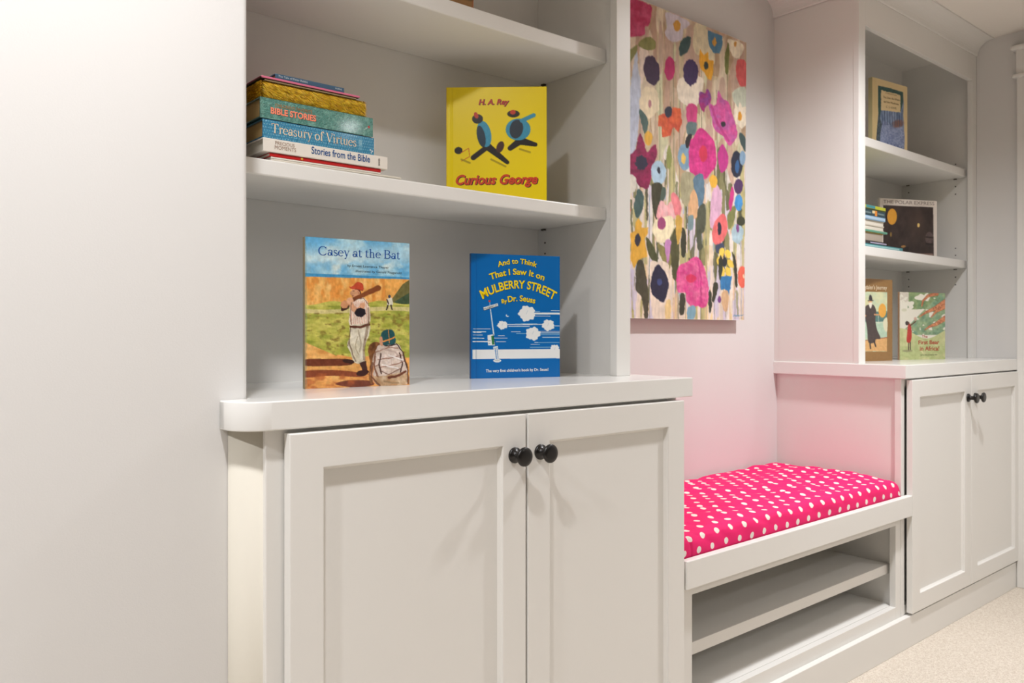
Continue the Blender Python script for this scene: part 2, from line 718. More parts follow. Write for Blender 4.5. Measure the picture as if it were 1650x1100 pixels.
# door casing on the right wall, just entering the picture
tr = MB()
tr.box(3.667, XW, 1.07, 1.1725, 0, 2.06, M_PAINT, .003)
tr.box(3.664, XW, .10, 1.174, 2.06, 2.165, M_PAINT, .002)
tr.box(3.652, XW, .09, 1.186, 2.052, 2.066, M_PAINT, .005)
tr.box(3.646, XW, .09, 1.190, 2.162, 2.180, M_PAINT, .006)
tr.box(3.667, XW, .10, .20, 0, 2.06, M_PAINT, .003)
struct(tr.build('trim_1'))
d1 = MB()
d1.box(3.680, XW, .20, 1.07, .01, 2.06, M_PAINT, .002)
struct(d1.build('door_1'))


# ------------------------------------------------------------------ cabinets
def shaker_door(parent, x0, x1, z0, z1, knob_x, knob_z, yf=1.166):
    y1 = yf + .019
    st = .0575
    fr = bmesh.new()
    rings = []
    for (y, e) in ((yf, 0), (y1, 0)):
        rings.append(([fr.verts.new((x, y, z)) for x, z in ((x0, z0), (x1, z0), (x1, z1), (x0, z1))],
                      [fr.verts.new((x, y, z)) for x, z in ((x0 + st, z0 + st), (x1 - st, z0 + st), (x1 - st, z1 - st), (x0 + st, z1 - st))]))
    (fo, fi), (bo, bi) = rings
    for k in range(4):
        k2 = (k + 1) % 4
        fr.faces.new((fo[k], fo[k2], fi[k2], fi[k]))
        fr.faces.new((bo[k2], bo[k], bi[k], bi[k2]))
        fr.faces.new((fo[k2], fo[k], bo[k], bo[k2]))
        fr.faces.new((fi[k], fi[k2], bi[k2], bi[k]))
    bmesh.ops.recalc_face_normals(fr, faces=list(fr.faces))
    es = [e for e in fr.edges if e.verts[0] in fo and e.verts[1] in fo or e.verts[0] in fi and e.verts[1] in fi or e.verts[0] in fo and e.verts[1] in bo]
    bmesh.ops.bevel(fr, geom=es, offset=.0018, segments=2, affect='EDGES', profile=.5)
    b = MB()
    b.join(fr, M_PAINT)
    d = b.build('door', parent)
    # flat middle panel set back behind a small bevelled moulding
    p = bmesh.new()
    a = .0045
    xi0, xi1, zi0, zi1 = x0 + st, x1 - st, z0 + st, z1 - st
    ya, yb = yf + .0065, yf + .0115
    o_ = [p.verts.new(q) for q in ((xi0, ya, zi0), (xi1, ya, zi0), (xi1, ya, zi1), (xi0, ya, zi1))]
    i_ = [p.verts.new(q) for q in ((xi0 + a, yb, zi0 + a), (xi1 - a, yb, zi0 + a), (xi1 - a, yb, zi1 - a), (xi0 + a, yb, zi1 - a))]
    k_ = [p.verts.new(q) for q in ((xi0, y1 - .002, zi0), (xi1, y1 - .002, zi0), (xi1, y1 - .002, zi1), (xi0, y1 - .002, zi1))]
    for k in range(4):
        p.faces.new((o_[k], o_[(k + 1) % 4], i_[(k + 1) % 4], i_[k]))
        p.faces.new((o_[(k + 1) % 4], o_[k], k_[k], k_[(k + 1) % 4]))
    p.faces.new(i_)
    p.faces.new(k_[::-1])
    bmesh.ops.recalc_face_normals(p, faces=list(p.faces))
    q = MB()
    q.join(p, M_PAINT)
    q.build('panel', d)
    kb = MB()
    kb.lathe_y(knob_x, knob_z, [(yf + .001, 0), (yf + .001, .0150), (yf - .0035, .0150), (yf - .0048, .0138), (yf - .0062, .0090), (yf - .012, .0070), (yf - .020, .0072), (yf - .0245, .0105),
                                (yf - .0265, .0170), (yf - .0285, .0183), (yf - .0315, .0178), (yf - .0332, .0160), (yf - .0338, .010), (yf - .0340, 0)], M_BLACK)
    k = kb.build('knob', d)
    k['label'] = 'round black metal knob'
    return d


ZT, ZB = .9207, .8760

# --- left base cabinet
cl = thing('base_cabinet', 'big white two-door cabinet in the foreground with rounded left corner and black knobs', 'cabinet', (0, 0, 0))
b = MB()
b.box(.535, 1.513, 1.212, 1.645, .0, ZB - .001, M_PAINT)
b.build('carcass', cl)
b = MB()
b.box(.5165, .5535, 1.190, 1.2115, .0, ZB - .001, M_PAINT, .002)
b.box(1.478, 1.513, 1.190, 1.2115, .101, ZB - .001, M_PAINT, .001)
b.box(.553, 1.479, 1.191, 1.2115, .845, ZB - .001, M_PAINT)
b.box(.553, 1.479, 1.193, 1.2115, .101, .135, M_PAINT)
b.build('face_frame', cl)
b = MB()
r = .044
cx, cy = .479 + r, 1.198 + r
pts = [(.479, 1.2435)] + [(cx - r * math.cos(k * PI / 2 / 14), cy - r * math.sin(k * PI / 2 / 14)) for k in range(15)] + [(.536, 1.198), (.536, 1.2435)]
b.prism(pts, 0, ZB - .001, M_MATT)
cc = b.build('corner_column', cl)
for p in cc.data.polygons:
    p.use_smooth = abs(p.normal.z) < .5
shaker_door(cl, .5451, 1.0268, .1095, .8693, .998, .7935)
shaker_door(cl, 1.0323, 1.5133, .1095, .8693, 1.0636, .7935)

# --- left worktop with a rounded outer corner
b = MB()
r = .052
cx, cy = .4666 + r, 1.172 + r
pts = [(.4666, 1.2436)] + [(cx - r * math.cos(k * PI / 2 / 20), cy - r * math.sin(k * PI / 2 / 20)) for k in range(21)] + [(1.5515, 1.172), (1.5515, 1.6498), (.514, 1.6498), (.514, 1.2436)]
b.prism(pts, ZB, ZT, M_TOP, .0022)
o = tag(b.build('countertop'), 'thick white glossy countertop with rounded left end under the near bookcase', 'countertop')
for p in o.data.polygons:
    p.use_smooth = abs(p.normal.z) < .2 and p.center.x < .52 and p.center.y < 1.24


def shelf_board(parent, x0, x1, y0, y1, z0, z1, sag=0.0):
    b = bmesh.new()
    bmesh.ops.create_cube(b, size=1)
    for v in b.verts:
        v.co = Vector(((x0 + x1) / 2 + v.co.x * (x1 - x0), (y0 + y1) / 2 + v.co.y * (y1 - y0), (z0 + z1) / 2 + v.co.z * (z1 - z0)))
    fe = [e for e in b.edges if all(abs(v.co.y - y0) < 1e-6 for v in e.verts)]
    bmesh.ops.bevel(b, geom=fe, offset=.003, segments=2, affect='EDGES', profile=.5)
    if sag:
        es = [e for e in b.edges if abs(e.verts[0].co.x - e.verts[1].co.x) > .3]
        bmesh.ops.subdivide_edges(b, edges=es, cuts=15, use_grid_fill=True)
        for v in b.verts:
            t = (v.co.x - x0) / (x1 - x0)
            v.co.z -= sag * 4 * t * (1 - t)
    q = MB()
    q.join(b, M_PAINT)
    return q.build('shelf', parent)


def holes(b, x, ys, zs, side=-1):
    for y in ys:
        for z in zs:
            t = bmesh.new()
            bmesh.ops.create_circle(t, cap_ends=True, radius=.0027, segments=12)
            for v in t.verts:
                v.co = Vector((x + side * .0004, y + v.co.x, z + v.co.y))
            b.join(t, M_HOLE)


def pins(parent, x, ys, z, sgn):
    for y in ys:
        b = MB()
        b.box(x, x + sgn * .007, y - .005, y + .005, z - .0035, z - .0004, M_PIN, .001)
        b.build('shelf_pin', parent)


# --- left bookcase, standing on the worktop between the wall and its stile
bl = thing('bookcase', 'near white open bookcase holding the yellow book and the blue book', 'bookcase', (0, 0, 0))
XP = 1.4775
MB().box(.514, 1.506, 1.6285, 1.6498, ZT, CEIL - .001, M_PAINT).build('back_panel', bl)
b = MB()
b.box(XP, 1.506, 1.345, 1.6285, ZT, CEIL - .001, M_PAINT)
HZ = [1.262, 1.230] + [1.640, 1.606, 1.574] + [1.02, 1.055]
holes(b, XP, (1.600,), [1.2665, 1.2375, 1.6555, 1.6265, 1.5975])
b.build('side_panel', bl)
MB().box(.514, .529, 1.345, 1.6285, ZT, CEIL - .001, M_PAINT).build('side_panel', bl)
b = MB()
b.box(1.4568, 1.506, 1.3236, 1.3450, ZT, CEIL - .001, M_PAINT, .0012)
b.build('stile', bl)
shelf_board(bl, .5295, XP - .0016, 1.376, 1.6268, 1.3035, 1.3332, .0025)
shelf_board(bl, .5295, XP - .0016, 1.376, 1.6268, 1.6915, 1.7253, .004)
pins(bl, XP - .0004, (1.602,), 1.3035, -1)
pins(bl, XP - .0004, (1.602,), 1.6915, -1)

# --- bench in the niche
bn = thing('bench', 'white built-in bench with open shoe shelf between the two cabinets', 'bench', (0, 0, 0))
MB().box(1.517, 2.6755, 1.187, 1.6498, .462, .482, M_PAINT).build('seat_board', bn)
MB().box(1.5225, 2.7035, 1.1655, 1.1865, .4290, .4955, M_PAINT, .002).build('seat_rail', bn)
b = MB()
b.box(1.5155, 1.5765, 1.1921, 1.2120, .05, .462, M_PAINT, .0008)
b.box(2.6410, 2.6765, 1.1921, 1.2120, .05, .462, M_PAINT, .0008)
b.box(1.5760, 2.6415, 1.1925, 1.2120, .4020, .462, M_PAINT, .0008)
b.box(1.5760, 2.6415, 1.1921, 1.2120, .05, .1385, M_PAINT, .0008)
b.build('face_frame', bn)
MB().box(1.54, 2.662, 1.2125, 1.6498, .1185, .1385, M_PAINT).build('bottom_board', bn)
MB().box(1.54, 1.56, 1.2125, 1.6498, .139, .462, M_PAINT).build('side_panel', bn)
MB().box(2.662, 2.682, 1.2125, 1.6498, .1185, .462, M_PAINT).build('side_panel', bn)
MB().box(1.56, 2.662, 1.636, 1.6498, .139, .462, M_PAINT).build('back_panel', bn)
MB().box(1.5605, 2.6612, 1.2216, 1.6355, .2398, .2708, M_PAINT, .001).build('shelf', bn)

# --- right base cabinet
cr = thing('base_cabinet', 'far white two-door cabinet at the right wall beyond the pink bench cushion', 'cabinet', (0, 0, 0))
b = MB()
b.box(2.690, XW - .002, 1.2125, 1.6498, 0, ZB - .001, M_PAINT)
b.build('carcass', cr)
b = MB()
b.box(2.6770, 2.7000, 1.1905, 1.2120, .101, ZB - .001, M_PAINT, .001)
b.box(3.655, XW - .002, 1.1905, 1.2120, .101, ZB - .001, M_PAINT)
b.box(2.700, 3.655, 1.1915, 1.2120, .850, ZB - .001, M_PAINT)
b.box(2.700, 3.655, 1.1935, 1.2120, .101, .13, M_PAINT)
b.build('face_frame', cr)
shaker_door(cr, 2.7040, 3.1885, .1095, .8705, 3.158, .7905)
shaker_door(cr, 3.1915, 3.6875, .1095, .8705, 3.2215, .7905)

b = MB()
b.prism([(2.6665, 1.172), (XW - .002, 1.172), (XW - .002, 1.6498), (2.6665, 1.6498)], ZB, ZT, M_TOP, .0022)
tag(b.build('countertop'), 'far white countertop on the cabinet at the right wall', 'countertop')

# --- right bookcase
br = thing('bookcase', 'far white bookcase under the ceiling cove, holding the book with an orange disc', 'bookcase', (0, 0, 0))
YR = 1.329
MB().box(2.672, XW - .002, 1.630, 1.6498, ZT, CEIL - .001, M_PAINT).build('back_panel', br)
b = MB()
b.box(2.671, 2.700, YR + .019, 1.630, ZT, CEIL - .001, M_PAINT)
b.build('side_panel', br)
b = MB()
b.box(3.672, XW - .002, YR + .0196, 1.630, ZT, CEIL - .001, M_PAINT)
holes(b, 3.672, (1.600,), [1.262, 1.230, 1.647, 1.395])
holes(b, 3.672, (1.405,), [1.262, 1.230, 1.647, 1.615, 1.355, 1.385, 1.742])
b.build('side_panel', br)
b = MB()
b.box(2.670, 2.7160, YR, YR + .0195, ZT, CEIL - .001, M_PAINT, .001)
b.box(3.645, XW - .002, YR, YR + .0195, ZT, CEIL - .001, M_PAINT, .001)
b.box(2.7155, 3.6455, YR, YR + .0195, 2.077, CEIL - .001, M_PAINT, .001)
b.build('face_frame', br)
MB().box(2.700, 3.672, YR + .020, 1.630, 2.190, 2.210, M_PAINT).build('top_panel', br)
shelf_board(br, 2.7005, 3.6705, 1.361, 1.6280, 1.2970, 1.3300)
shelf_board(br, 2.7005, 3.6705, 1.361, 1.6280, 1.6800, 1.7130)
pins(br, 3.6718, (1.405, 1.602), 1.2970, -1)
pins(br, 3.6718, (1.405, 1.602), 1.6800, -1)
# concave crown moulding, mitred round the bookcase's left corner
prof = [(0, 2.183), (.004, 2.183)]
for k in range(11):
    a = k / 10 * PI / 2
    prof.append((.006 + .056 * (1 - math.cos(a)), 2.186 + .054 * math.sin(a)))
prof += [(.066, 2.2395), (.066, CEIL - .0005), (0, CEIL - .0005)]
bmx = bmesh.new()
rows = []
for (o_, z) in prof:
    rows.append([bmx.verts.new((2.6695 - o_, 1.6498, z)), bmx.verts.new((2.6695 - o_, YR - .0005 - o_, z)), bmx.verts.new((XW - .002, YR - .0005 - o_, z))])
for a, c in zip(rows, rows[1:]):
    for k in range(2):
        bmx.faces.new((a[k], a[k + 1], c[k + 1], c[k]))
bmx.faces.new([r_[0] for r_ in rows])
bmx.faces.new([r_[2] for r_ in rows][::-1])
bmesh.ops.recalc_face_normals(bmx, faces=list(bmx.faces))
q = MB()
q.join(bmx, M_PAINT)
q.build('crown_moulding', br)


# ------------------------------------------------------------------ bench cushion
def cushion():
    x0, x1, ya, yb, z0 = 1.519, 2.671, 1.1885, 1.642, .4825
    L = x1 - x0
    H = .066
    # profile from the front bottom edge, up, over the top, to the back
    pr = [(ya + .004, 0), (ya + .0005, .012), (ya - .0005, .028), (ya + .001, .044), (ya + .005, .055), (ya + .013, .0625), (ya + .026, .066)]
    for k in range(1, 30):
        t = k / 30
        pr.append((ya + .026 + (yb - .012 - ya - .026) * t, .066 + .006 * math.sin(PI * t) + .004 * t))
    pr += [(yb - .010, .069), (yb - .003, .060), (yb, .045), (yb, .02), (yb - .004, 0)]
    # refine
    P = [pr[0]]
    for a, c in zip(pr, pr[1:]):
        for k in (1, 2, 3):
            P.append((a[0] + (c[0] - a[0]) * k / 3, a[1] + (c[1] - a[1]) * k / 3))
    S = [0]
    for a, c in zip(P, P[1:]):
        S.append(S[-1] + math.hypot(c[0] - a[0], c[1] - a[1]))
    NX = 260
    me = bpy.data.meshes.new('bench_cushion')
    V, UV = [], []
    ss = []
    for i in range(NX + 1):
        a = -1 + 2 * i / NX
        # denser near the ends
        a = math.sin(a * PI / 2) * .35 + a * .65
        ss.append(a)
    for a in ss:
        e = max(0.0, 1 - abs(a) ** 60) ** .5
        x = (x0 + x1) / 2 + a * L / 2
        for (y, z), s_ in zip(P, S):
            zz = z * (.18 + .82 * e)
            v = Vector((x, y, z0 + zz))
            up = min(1, z / .05)
            n = mnoise.noise(Vector((x * 5.5 + 3, s_ * 9, 1.3))) * .0050
            dg = x * 17 + s_ * 26
            n += (abs(mnoise.noise(Vector((dg * .55, (x - s_) * 3.0, 4.2)))) - .25) * .0115
            n += mnoise.noise(Vector((x * 30, s_ * 22, 9.0))) * .0012
            fr = max(0.0, 1 - abs(y - ya) / .04)
            cre = math.exp(-((x - 1.562 - (.066 - z) * .12) / .004) ** 2) * fr * .006
            v.z += (n * up) * (1 - fr * .6) * e
            v.y += max(-.0018, (-n * .8 * fr + cre) * up)
            V.append(v)
            UV.append((x - x0 + .004 * n, s_))
    m = len(P)
    F = []
    for i in range(NX):
        for j in range(m - 1):
            F.append((i * m + j, (i + 1) * m + j, (i + 1) * m + j + 1, i * m + j + 1))
    F.append([i * m for i in range(NX + 1)] [::-1] + [i * m + m - 1 for i in range(NX + 1)])
    me.from_pydata([v[:] for v in V], [], [f for f in F])
    ul = me.uv_layers.new(name='UVMap')
    for lp in me.loops:
        ul.data[lp.index].uv = UV[lp.vertex_index]
    me.materials.append(M_DOTS)
    me.polygons.foreach_set('use_smooth', [True] * len(me.polygons))
    me.update()
    return link('bench_cushion', me)


tag(cushion(), 'hot pink seat cushion with white polka dots on the white bench', 'cushion')

# ------------------------------------------------------------------ books
def solid(parts, name, boxes, m, parent, bev=.0006):
    b = MB()
    for (x0, x1, y0, y1, z0, z1) in boxes:
        b.box(x0, x1, y0, y1, z0, z1, m, bev)
    return b.build(name, parent)


def colored_box_mesh(name, boxes, rgb, m, parent, bev=.0006):
    o = solid(None, name, boxes, m, parent, bev)
    at = o.data.color_attributes.new('Col', 'FLOAT_COLOR', 'POINT')
    c = np.ones((len(o.data.vertices), 4))
    c[:, :3] = lin(rgb)
    at.data.foreach_set('color', c.ravel())
    return o


def standing_book(name, label, group, p0, p1, z, h, t, art, edge, back, spine, m=None, hard=True, pages=None, lean=0.0):
    """front cover's lower edge runs from p0 (spine side) to p1"""
    m = m or M_PRINT
    dx, dy = p1[0] - p0[0], p1[1] - p0[1]
    w_ = math.hypot(dx, dy)
    o = thing(name, label, 'book', (p0[0], p0[1], z + .0003), math.atan2(dy, dx), group)
    if lean:
        o.rotation_euler = (-lean, 0, math.atan2(dy, dx))
    bt = .0022 if hard else .0006
    f = art_plate('front_cover', w_, h, 0.0, bt, art, edge, m, o, .0007 if hard else 0.0)
    colored_box_mesh('back_cover', [(0, w_, t - bt, t, 0, h)], back, m, o, .0004)
    colored_box_mesh('spine', [(-.0012, .0012, .0004, t - .0004, 0, h)], spine, m, o, .0005)
    ins = .003 if hard else .0003
    solid(None, 'page_block', [(.0015, w_ - ins, bt + .0001, t - bt - .0001, ins, h - ins)], pages or M_PAGEW, o, 0)
    return o, f, w_


def lying_book(name, label, group, x0, x1, y0, z0, z1, depth, rgb, m=None, hard=True, pages=None, art=None, rz=0.0, foot=None):
    m = m or M_PRINT
    L, t = x1 - x0, z1 - z0 - .0004
    o = thing(name, label, 'book', (x0, y0, z0 + .0002), rz, group)
    bt = min(.0024, t * .2)
    if art is not None:
        s = art_plate('spine', L, t, 0.0, .0025, art, rgb, m, o)
    else:
        s = colored_box_mesh('spine', [(0, L, 0, .0025, 0, t)], rgb, m, o, min(.0012, t * .25))
    colored_box_mesh('top_cover', [(0, L, .0026, depth, t - bt, t)], rgb, m, o, .0003)
    colored_box_mesh('bottom_cover', [(0, L, .0026, depth, 0, bt)], rgb if foot is None else foot, m, o, .0003)
    ins = .0035 if hard else .0003
    solid(None, 'page_block', [(ins, L - ins, .003, depth - ins, bt + .0001, t - bt - .0001)], pages or M_PAGE, o, 0)
    return o, s, L, t


def tx(f, art, w_, h_, body, a, b, rgb, name='title', **k):
    """title on a cover between two points of the cover's drawing"""
    ua, va = art.uv(*a)
    ub, vb = art.uv(*b)
    return lettering(f, name, body, rgb, (ua * w_, (1 - va) * h_), (ub * w_, (1 - vb) * h_), **k)


CNT = ZT           # worktop height
SH1 = 1.3332       # near bookcase, middle shelf
SH2 = 1.7253       # near bookcase, upper shelf
RS1, RS2 = 1.3300, 1.7130
GRP_N = 'picture books standing in the near bookcase'
GRP_F = 'books standing in the far bookcase'
GRP_S = 'books lying in the stack on the near middle shelf'
GRP_T = 'books lying in the stack on the far middle shelf'

# ---- baseball picture book
A = Art(210, 280, [(50, 45), (733, 105), (733, 1010), (50, 1042)], (95, 170, 215))
A.blend(lambda x, y: fbm(x * .010, y * .014, 3, 4) * 3 - 1.1, (166, 210, 226))
A.blend(lambda x, y: fbm(x * .012 + 4, y * .016, 9, 4) * 4 - 2.0 - np.abs(y - 190) / 260, (214, 230, 226))
A.blend(lambda x, y: fbm(x * .02 + 9, y * .02, 21) * 4 - 2.4, (84, 166, 214), .6)
A.blend(lambda x, y: (y < 300) * np.exp(-((y - 180) / 70) ** 2) * .75, (196, 222, 228))
A.region(lambda x, y: (y > 285 + (x - 50) * .055) & (y < 312 + (x - 50) * .055), (70, 150, 195), var=12)
A.region(lambda x, y: y > 308 + (x - 50) * .04, (238, 172, 88), var=16, vs_=(.03, .008), mixcol=(246, 196, 120))
A.blend(lambda x, y: (y > 308 + (x - 50) * .04) * (fbm(x * .03, y * .012, 5) * 5 - 2.6), (224, 142, 62), .8)
A.poly([(733, 338), (690, 365), (618, 462), (632, 500), (733, 560)], (112, 106, 62), var=16, vs_=(.03, .03))
A.poly([(733, 420), (640, 475), (640, 505), (733, 552)], (66, 84, 60), var=12)
A.region(lambda x, y: y > 482 + 12 * np.sin(x * .02), (176, 178, 74), var=18, vs_=(.012, .03), mixcol=(204, 196, 98))
A.blend(lambda x, y: (y > 500) * (fbm(x * .012, y * .03, 15, 4) * 5 - 2.6), (140, 150, 58), .85)
A.region(lambda x, y: np.abs(y - 530 - 8 * np.sin(x * .008)) < 13, (222, 205, 150), var=14, a=.8)
A.blend(lambda x, y: (y > 545) * (fbm(x * .03, y * .05, 25, 4) * 6 - 3.6), (124, 100, 46), .7)
A.region(lambda x, y: y > np.where(x < 260, 738 + (x - 50) * .42, 826 + 10 * np.sin(x * .02)), (226, 156, 84), var=18, vs_=(.012, .03), mixcol=(240, 184, 108))
A.poly([(50, 850), (200, 845), (345, 848), (350, 885), (180, 892), (50, 890)], (112, 56, 36), True, var=12)
A.poly([(50, 925), (250, 918), (410, 935), (415, 962), (220, 955), (50, 968)], (142, 72, 44), True, var=12)
A.poly([(250, 1010), (330, 985), (470, 985), (500, 1012), (380, 1030)], (120, 62, 44), True, var=12)
A.blend(lambda x, y: (y > 940) * (fbm(x * .02, y * .03, 31) * 5 - 2.4), (182, 96, 50), .7)
A.warp(.05, 3.5, 4)
# fielder far off
A.poly([(592, 455), (622, 452), (628, 500), (588, 500)], (222, 216, 196)); A.ell(606, 443, 9, 10, (60, 70, 90)); A.line([(594, 500), (584, 528)], 9, (70, 60, 50)); A.line([(614, 500), (622, 528)], 9, (70, 60, 50)); A.line([(590, 465), (600, 490)], 8, (90, 70, 60))
# batter: a plain player in a striped shirt
A.poly([(352, 470), (400, 448), (440, 450), (472, 500), (478, 560), (470, 618), (352, 632), (345, 560)], (238, 222, 204), True, var=10)
for k in range(9):
    A.line([(362 + k * 13, 470), (358 + k * 13.5, 620)], 3, (206, 104, 84), a=.75)
A.poly([(352, 632), (470, 622), (474, 680), (452, 742), (440, 790), (447, 852), (418, 874), (374, 868), (352, 810), (330, 762), (334, 726), (350, 700)], (232, 224, 204), True, var=14, mixcol=(206, 196, 170))
A.line([(398, 700), (380, 760), (402, 820)], 5, (168, 152, 120)); A.line([(455, 690), (438, 748)], 4, (176, 160, 128))
A.line([(352, 637), (412, 640), (472, 624)], 17, (98, 56, 42))
A.poly([(408, 872), (450, 858), (462, 915), (432, 925)], (74, 44, 40)); A.ell(430, 936, 42, 20, (64, 32, 30), rot=-14); A.ell(338, 862, 38, 14, (58, 34, 30), rot=8)
A.ell(384, 418, 30, 36, (216, 160, 120), var=8); A.line([(356, 405), (350, 424), (360, 430)], 7, (206, 146, 106)); A.line([(364, 404), (374, 403)], 4, (70, 44, 36)); A.line([(362, 438), (374, 437)], 3, (150, 80, 66)); A.line([(398, 408), (402, 424)], 7, (190, 124, 92)); A.line([(404, 396), (416, 412), (414, 440)], 9, (96, 58, 40)); A.poly([(360, 375), (395, 347), (430, 362), (432, 402), (385, 394), (352, 388), (340, 374)], (198, 78, 52), True, var=10)
A.line([(430, 498), (408, 540), (372, 520), (345, 480)], 34, (226, 168, 130), var=8)
A.line([(300, 520), (330, 505)], 30, (70, 44, 38))
A.ell(414, 545, 36, 29, (38, 32, 40), rag=.06)
A.line([(300, 498), (400, 445)], (18, 26), (122, 66, 36)); A.line([(398, 446), (532, 388)], (26, 36), (138, 76, 42), var=6)
A.ell(312, 492, 30, 24, (206, 146, 104), rot=-20, rag=.08); A.ell(346, 468, 24, 20, (226, 172, 134), rot=-20)
# catcher crouching, seen from behind
A.poly([(465, 780), (500, 738), (545, 745), (552, 800), (520, 880), (490, 1010), (470, 960), (478, 870)], (150, 98, 56), True, var=20, mixcol=(96, 60, 36))
A.poly([(545, 752), (650, 745), (690, 800), (715, 900), (722, 990), (690, 1012), (540, 1018), (492, 960), (488, 880), (512, 800)], (230, 214, 204), True, var=14, mixcol=(206, 186, 170))
for pl in ([(520, 800), (600, 770), (660, 775)], [(530, 850), (610, 838), (690, 820)], [(540, 900), (640, 880), (700, 860)], [(500, 900), (540, 880)], [(600, 960), (680, 930)], [(515, 830), (505, 905), (540, 1000)]):
    A.line(pl, 6, (136, 84, 62), a=.8)
A.poly([(500, 960), (560, 955), (700, 930), (722, 985), (690, 1014), (540, 1020)], (214, 190, 160), True, var=14, mixcol=(180, 140, 100)); A.line([(548, 812), (536, 880), (552, 940)], 9, (74, 46, 38)); A.line([(668, 806), (690, 870), (676, 925)], 8, (74, 46, 38)); A.line([(612, 770), (618, 940)], 5, (196, 172, 160), a=.8); A.line([(500, 900), (486, 945), (506, 985)], 20, (206, 150, 110)); A.line([(600, 965), (660, 952), (706, 926)], 16, (112, 60, 40)); A.line([(555, 750), (600, 762), (650, 748), (690, 800), (716, 900)], 7, (58, 36, 34))
A.poly([(548, 700), (560, 668), (600, 655), (632, 672), (644, 740), (600, 755), (558, 748)], (38, 84, 88), True, var=10); A.line([(556, 735), (600, 722), (640, 702)], 8, (226, 150, 70)); A.line([(596, 660), (604, 740)], 4, (226, 150, 70))
A.poly([(540, 710), (556, 704), (560, 760), (540, 750)], (206, 150, 116), True)
for pl, wd, c_, al in (([(466, 520), (470, 610), (462, 640), (448, 720), (438, 790), (440, 850)], 16, (120, 92, 74), .5), ([(356, 480), (350, 560), (356, 620)], 8, (130, 96, 76), .6), ([(340, 730), (362, 812), (384, 864)], 8, (110, 88, 66), .7),
                       ([(400, 660), (420, 740), (412, 800)], 7, (150, 134, 108), .7), ([(352, 640), (340, 720), (334, 760)], 6, (96, 74, 56), .7), ([(405, 455), (436, 452), (470, 500)], 5, (110, 74, 58), .7), ([(362, 440), (380, 460), (400, 455)], 5, (120, 76, 56), .7), ([(380, 392), (430, 402)], 6, (120, 40, 30), .7),
                       ([(492, 870), (486, 960), (540, 1016)], 12, (96, 58, 40), .7), ([(690, 800), (720, 900), (726, 1000)], 10, (84, 52, 42), .7), ([(515, 800), (500, 880), (530, 960)], 9, (120, 76, 54), .7), ([(560, 780), (640, 800), (690, 860)], 10, (190, 166, 156), .8), ([(600, 820), (690, 850)], 9, (244, 236, 232), .9), ([(560, 880), (660, 905)], 9, (244, 236, 232), .9), ([(570, 990), (660, 1000)], 10, (150, 124, 92), .8), ([(545, 920), (600, 944), (680, 905)], 6, (112, 74, 60), .8)):
    A.line(pl, wd, c_, a=al)
A.brush(.05, .05, .09, 5)
A.brush(.2, .06, .05, 15)
A.line([(56, 90), (56, 1040)], 8, (120, 150, 150), a=.35)
o, f, W_ = standing_book('picture_book', 'upright picture book with a baseball batter and blue title on the near countertop', GRP_N, (.6822, 1.394), (.894, 1.3675), CNT, .2826, .011, A, (205, 190, 160), (90, 150, 190), (150, 136, 104))
tx(f, A, W_, .2826, 'Casey at the Bat', (137, 168), (672, 206), (10, 78, 160), serif=True, cap=.0168)
tx(f, A, W_, .2826, 'by Ernest Lawrence Thayer', (330, 247), (600, 265), (58, 62, 66), 'subtitle', cap=.0044)
tx(f, A, W_, .2826, 'illustrated by Gerald Fitzgerald', (384, 283), (680, 301), (58, 62, 66), 'subtitle', cap=.0044)

# ---- blue picture book
A = Art(230, 310, [(92, 88), (772, 113), (775, 1042), (95, 1050)], (0, 104, 178))
wh = (236, 238, 236)
A.region(lambda x, y: (y > 828) & (y < 899) & (x > 104), wh)
for (a, b, y, th) in ((575, 775, 553, 14), (560, 620, 537, 3), (580, 700, 572, 3), (705, 775, 531, 4), (360, 640, 636, 5), (380, 540, 650, 4), (430, 600, 630, 2), (725, 775, 648, 5), (620, 775, 702, 6), (625, 775, 716, 3), (610, 775, 690, 3), (580, 775, 776, 4), (545, 770, 812, 3), (640, 775, 736, 4), (108, 240, 668, 3),
                      (108, 205, 690, 6), (108, 180, 715, 4), (108, 190, 740, 6), (108, 240, 766, 7), (108, 170, 695, 4), (270, 370, 740, 4), (300, 350, 722, 3), (285, 360, 768, 3), (400, 470, 692, 3), (440, 510, 706, 3), (550, 620, 790, 3), (560, 640, 828, 2)):
    A.line([(a, y), (b, y + 1)], th, wh)
for (cx_, cy_, rx, ry) in ((520, 552, 62, 58), (332, 641, 38, 32), (684, 643, 46, 42), (567, 708, 55, 50), (735, 830, 36, 36)):
    A.ell(cx_, cy_, rx, ry, wh, rag=.14, lobes=5); A.ell(cx_ - rx * .4, cy_ + ry * .15, rx * .5, ry * .45, wh)
    A.line([(cx_ - rx * .1, cy_ + ry * .1), (cx_ + rx * .1, cy_ - ry * .4)], 2, (170, 190, 204))
A.ell(371, 567, 13, 10, wh); A.ell(376, 563, 11, 8, (0, 104, 178))
A.line([(240, 520), (266, 716)], (6, 9), wh); A.line([(234, 462), (240, 520)], 3, wh); A.ell(232, 456, 8, 8, (214, 66, 40))
A.poly([(262, 808), (296, 800), (308, 905), (276, 908)], wh)
A.line([(276, 815), (288, 900)], 6, (40, 120, 190)); A.line([(290, 812), (300, 898)], 4, (40, 120, 190))
A.ell(293, 914, 30, 13, wh); A.ell(293, 911, 22, 7, (200, 206, 204))
A.poly([(218, 718), (262, 710), (276, 795), (222, 796)], wh, False); A.poly([(246, 724), (264, 720), (270, 788), (254, 792)], (40, 122, 62)); A.line([(224, 760), (242, 760)], 3, (40, 50, 60)); A.line([(228, 780), (238, 780)], 3, (40, 50, 60)); A.line([(262, 710), (276, 795)], 3, (24, 30, 40))
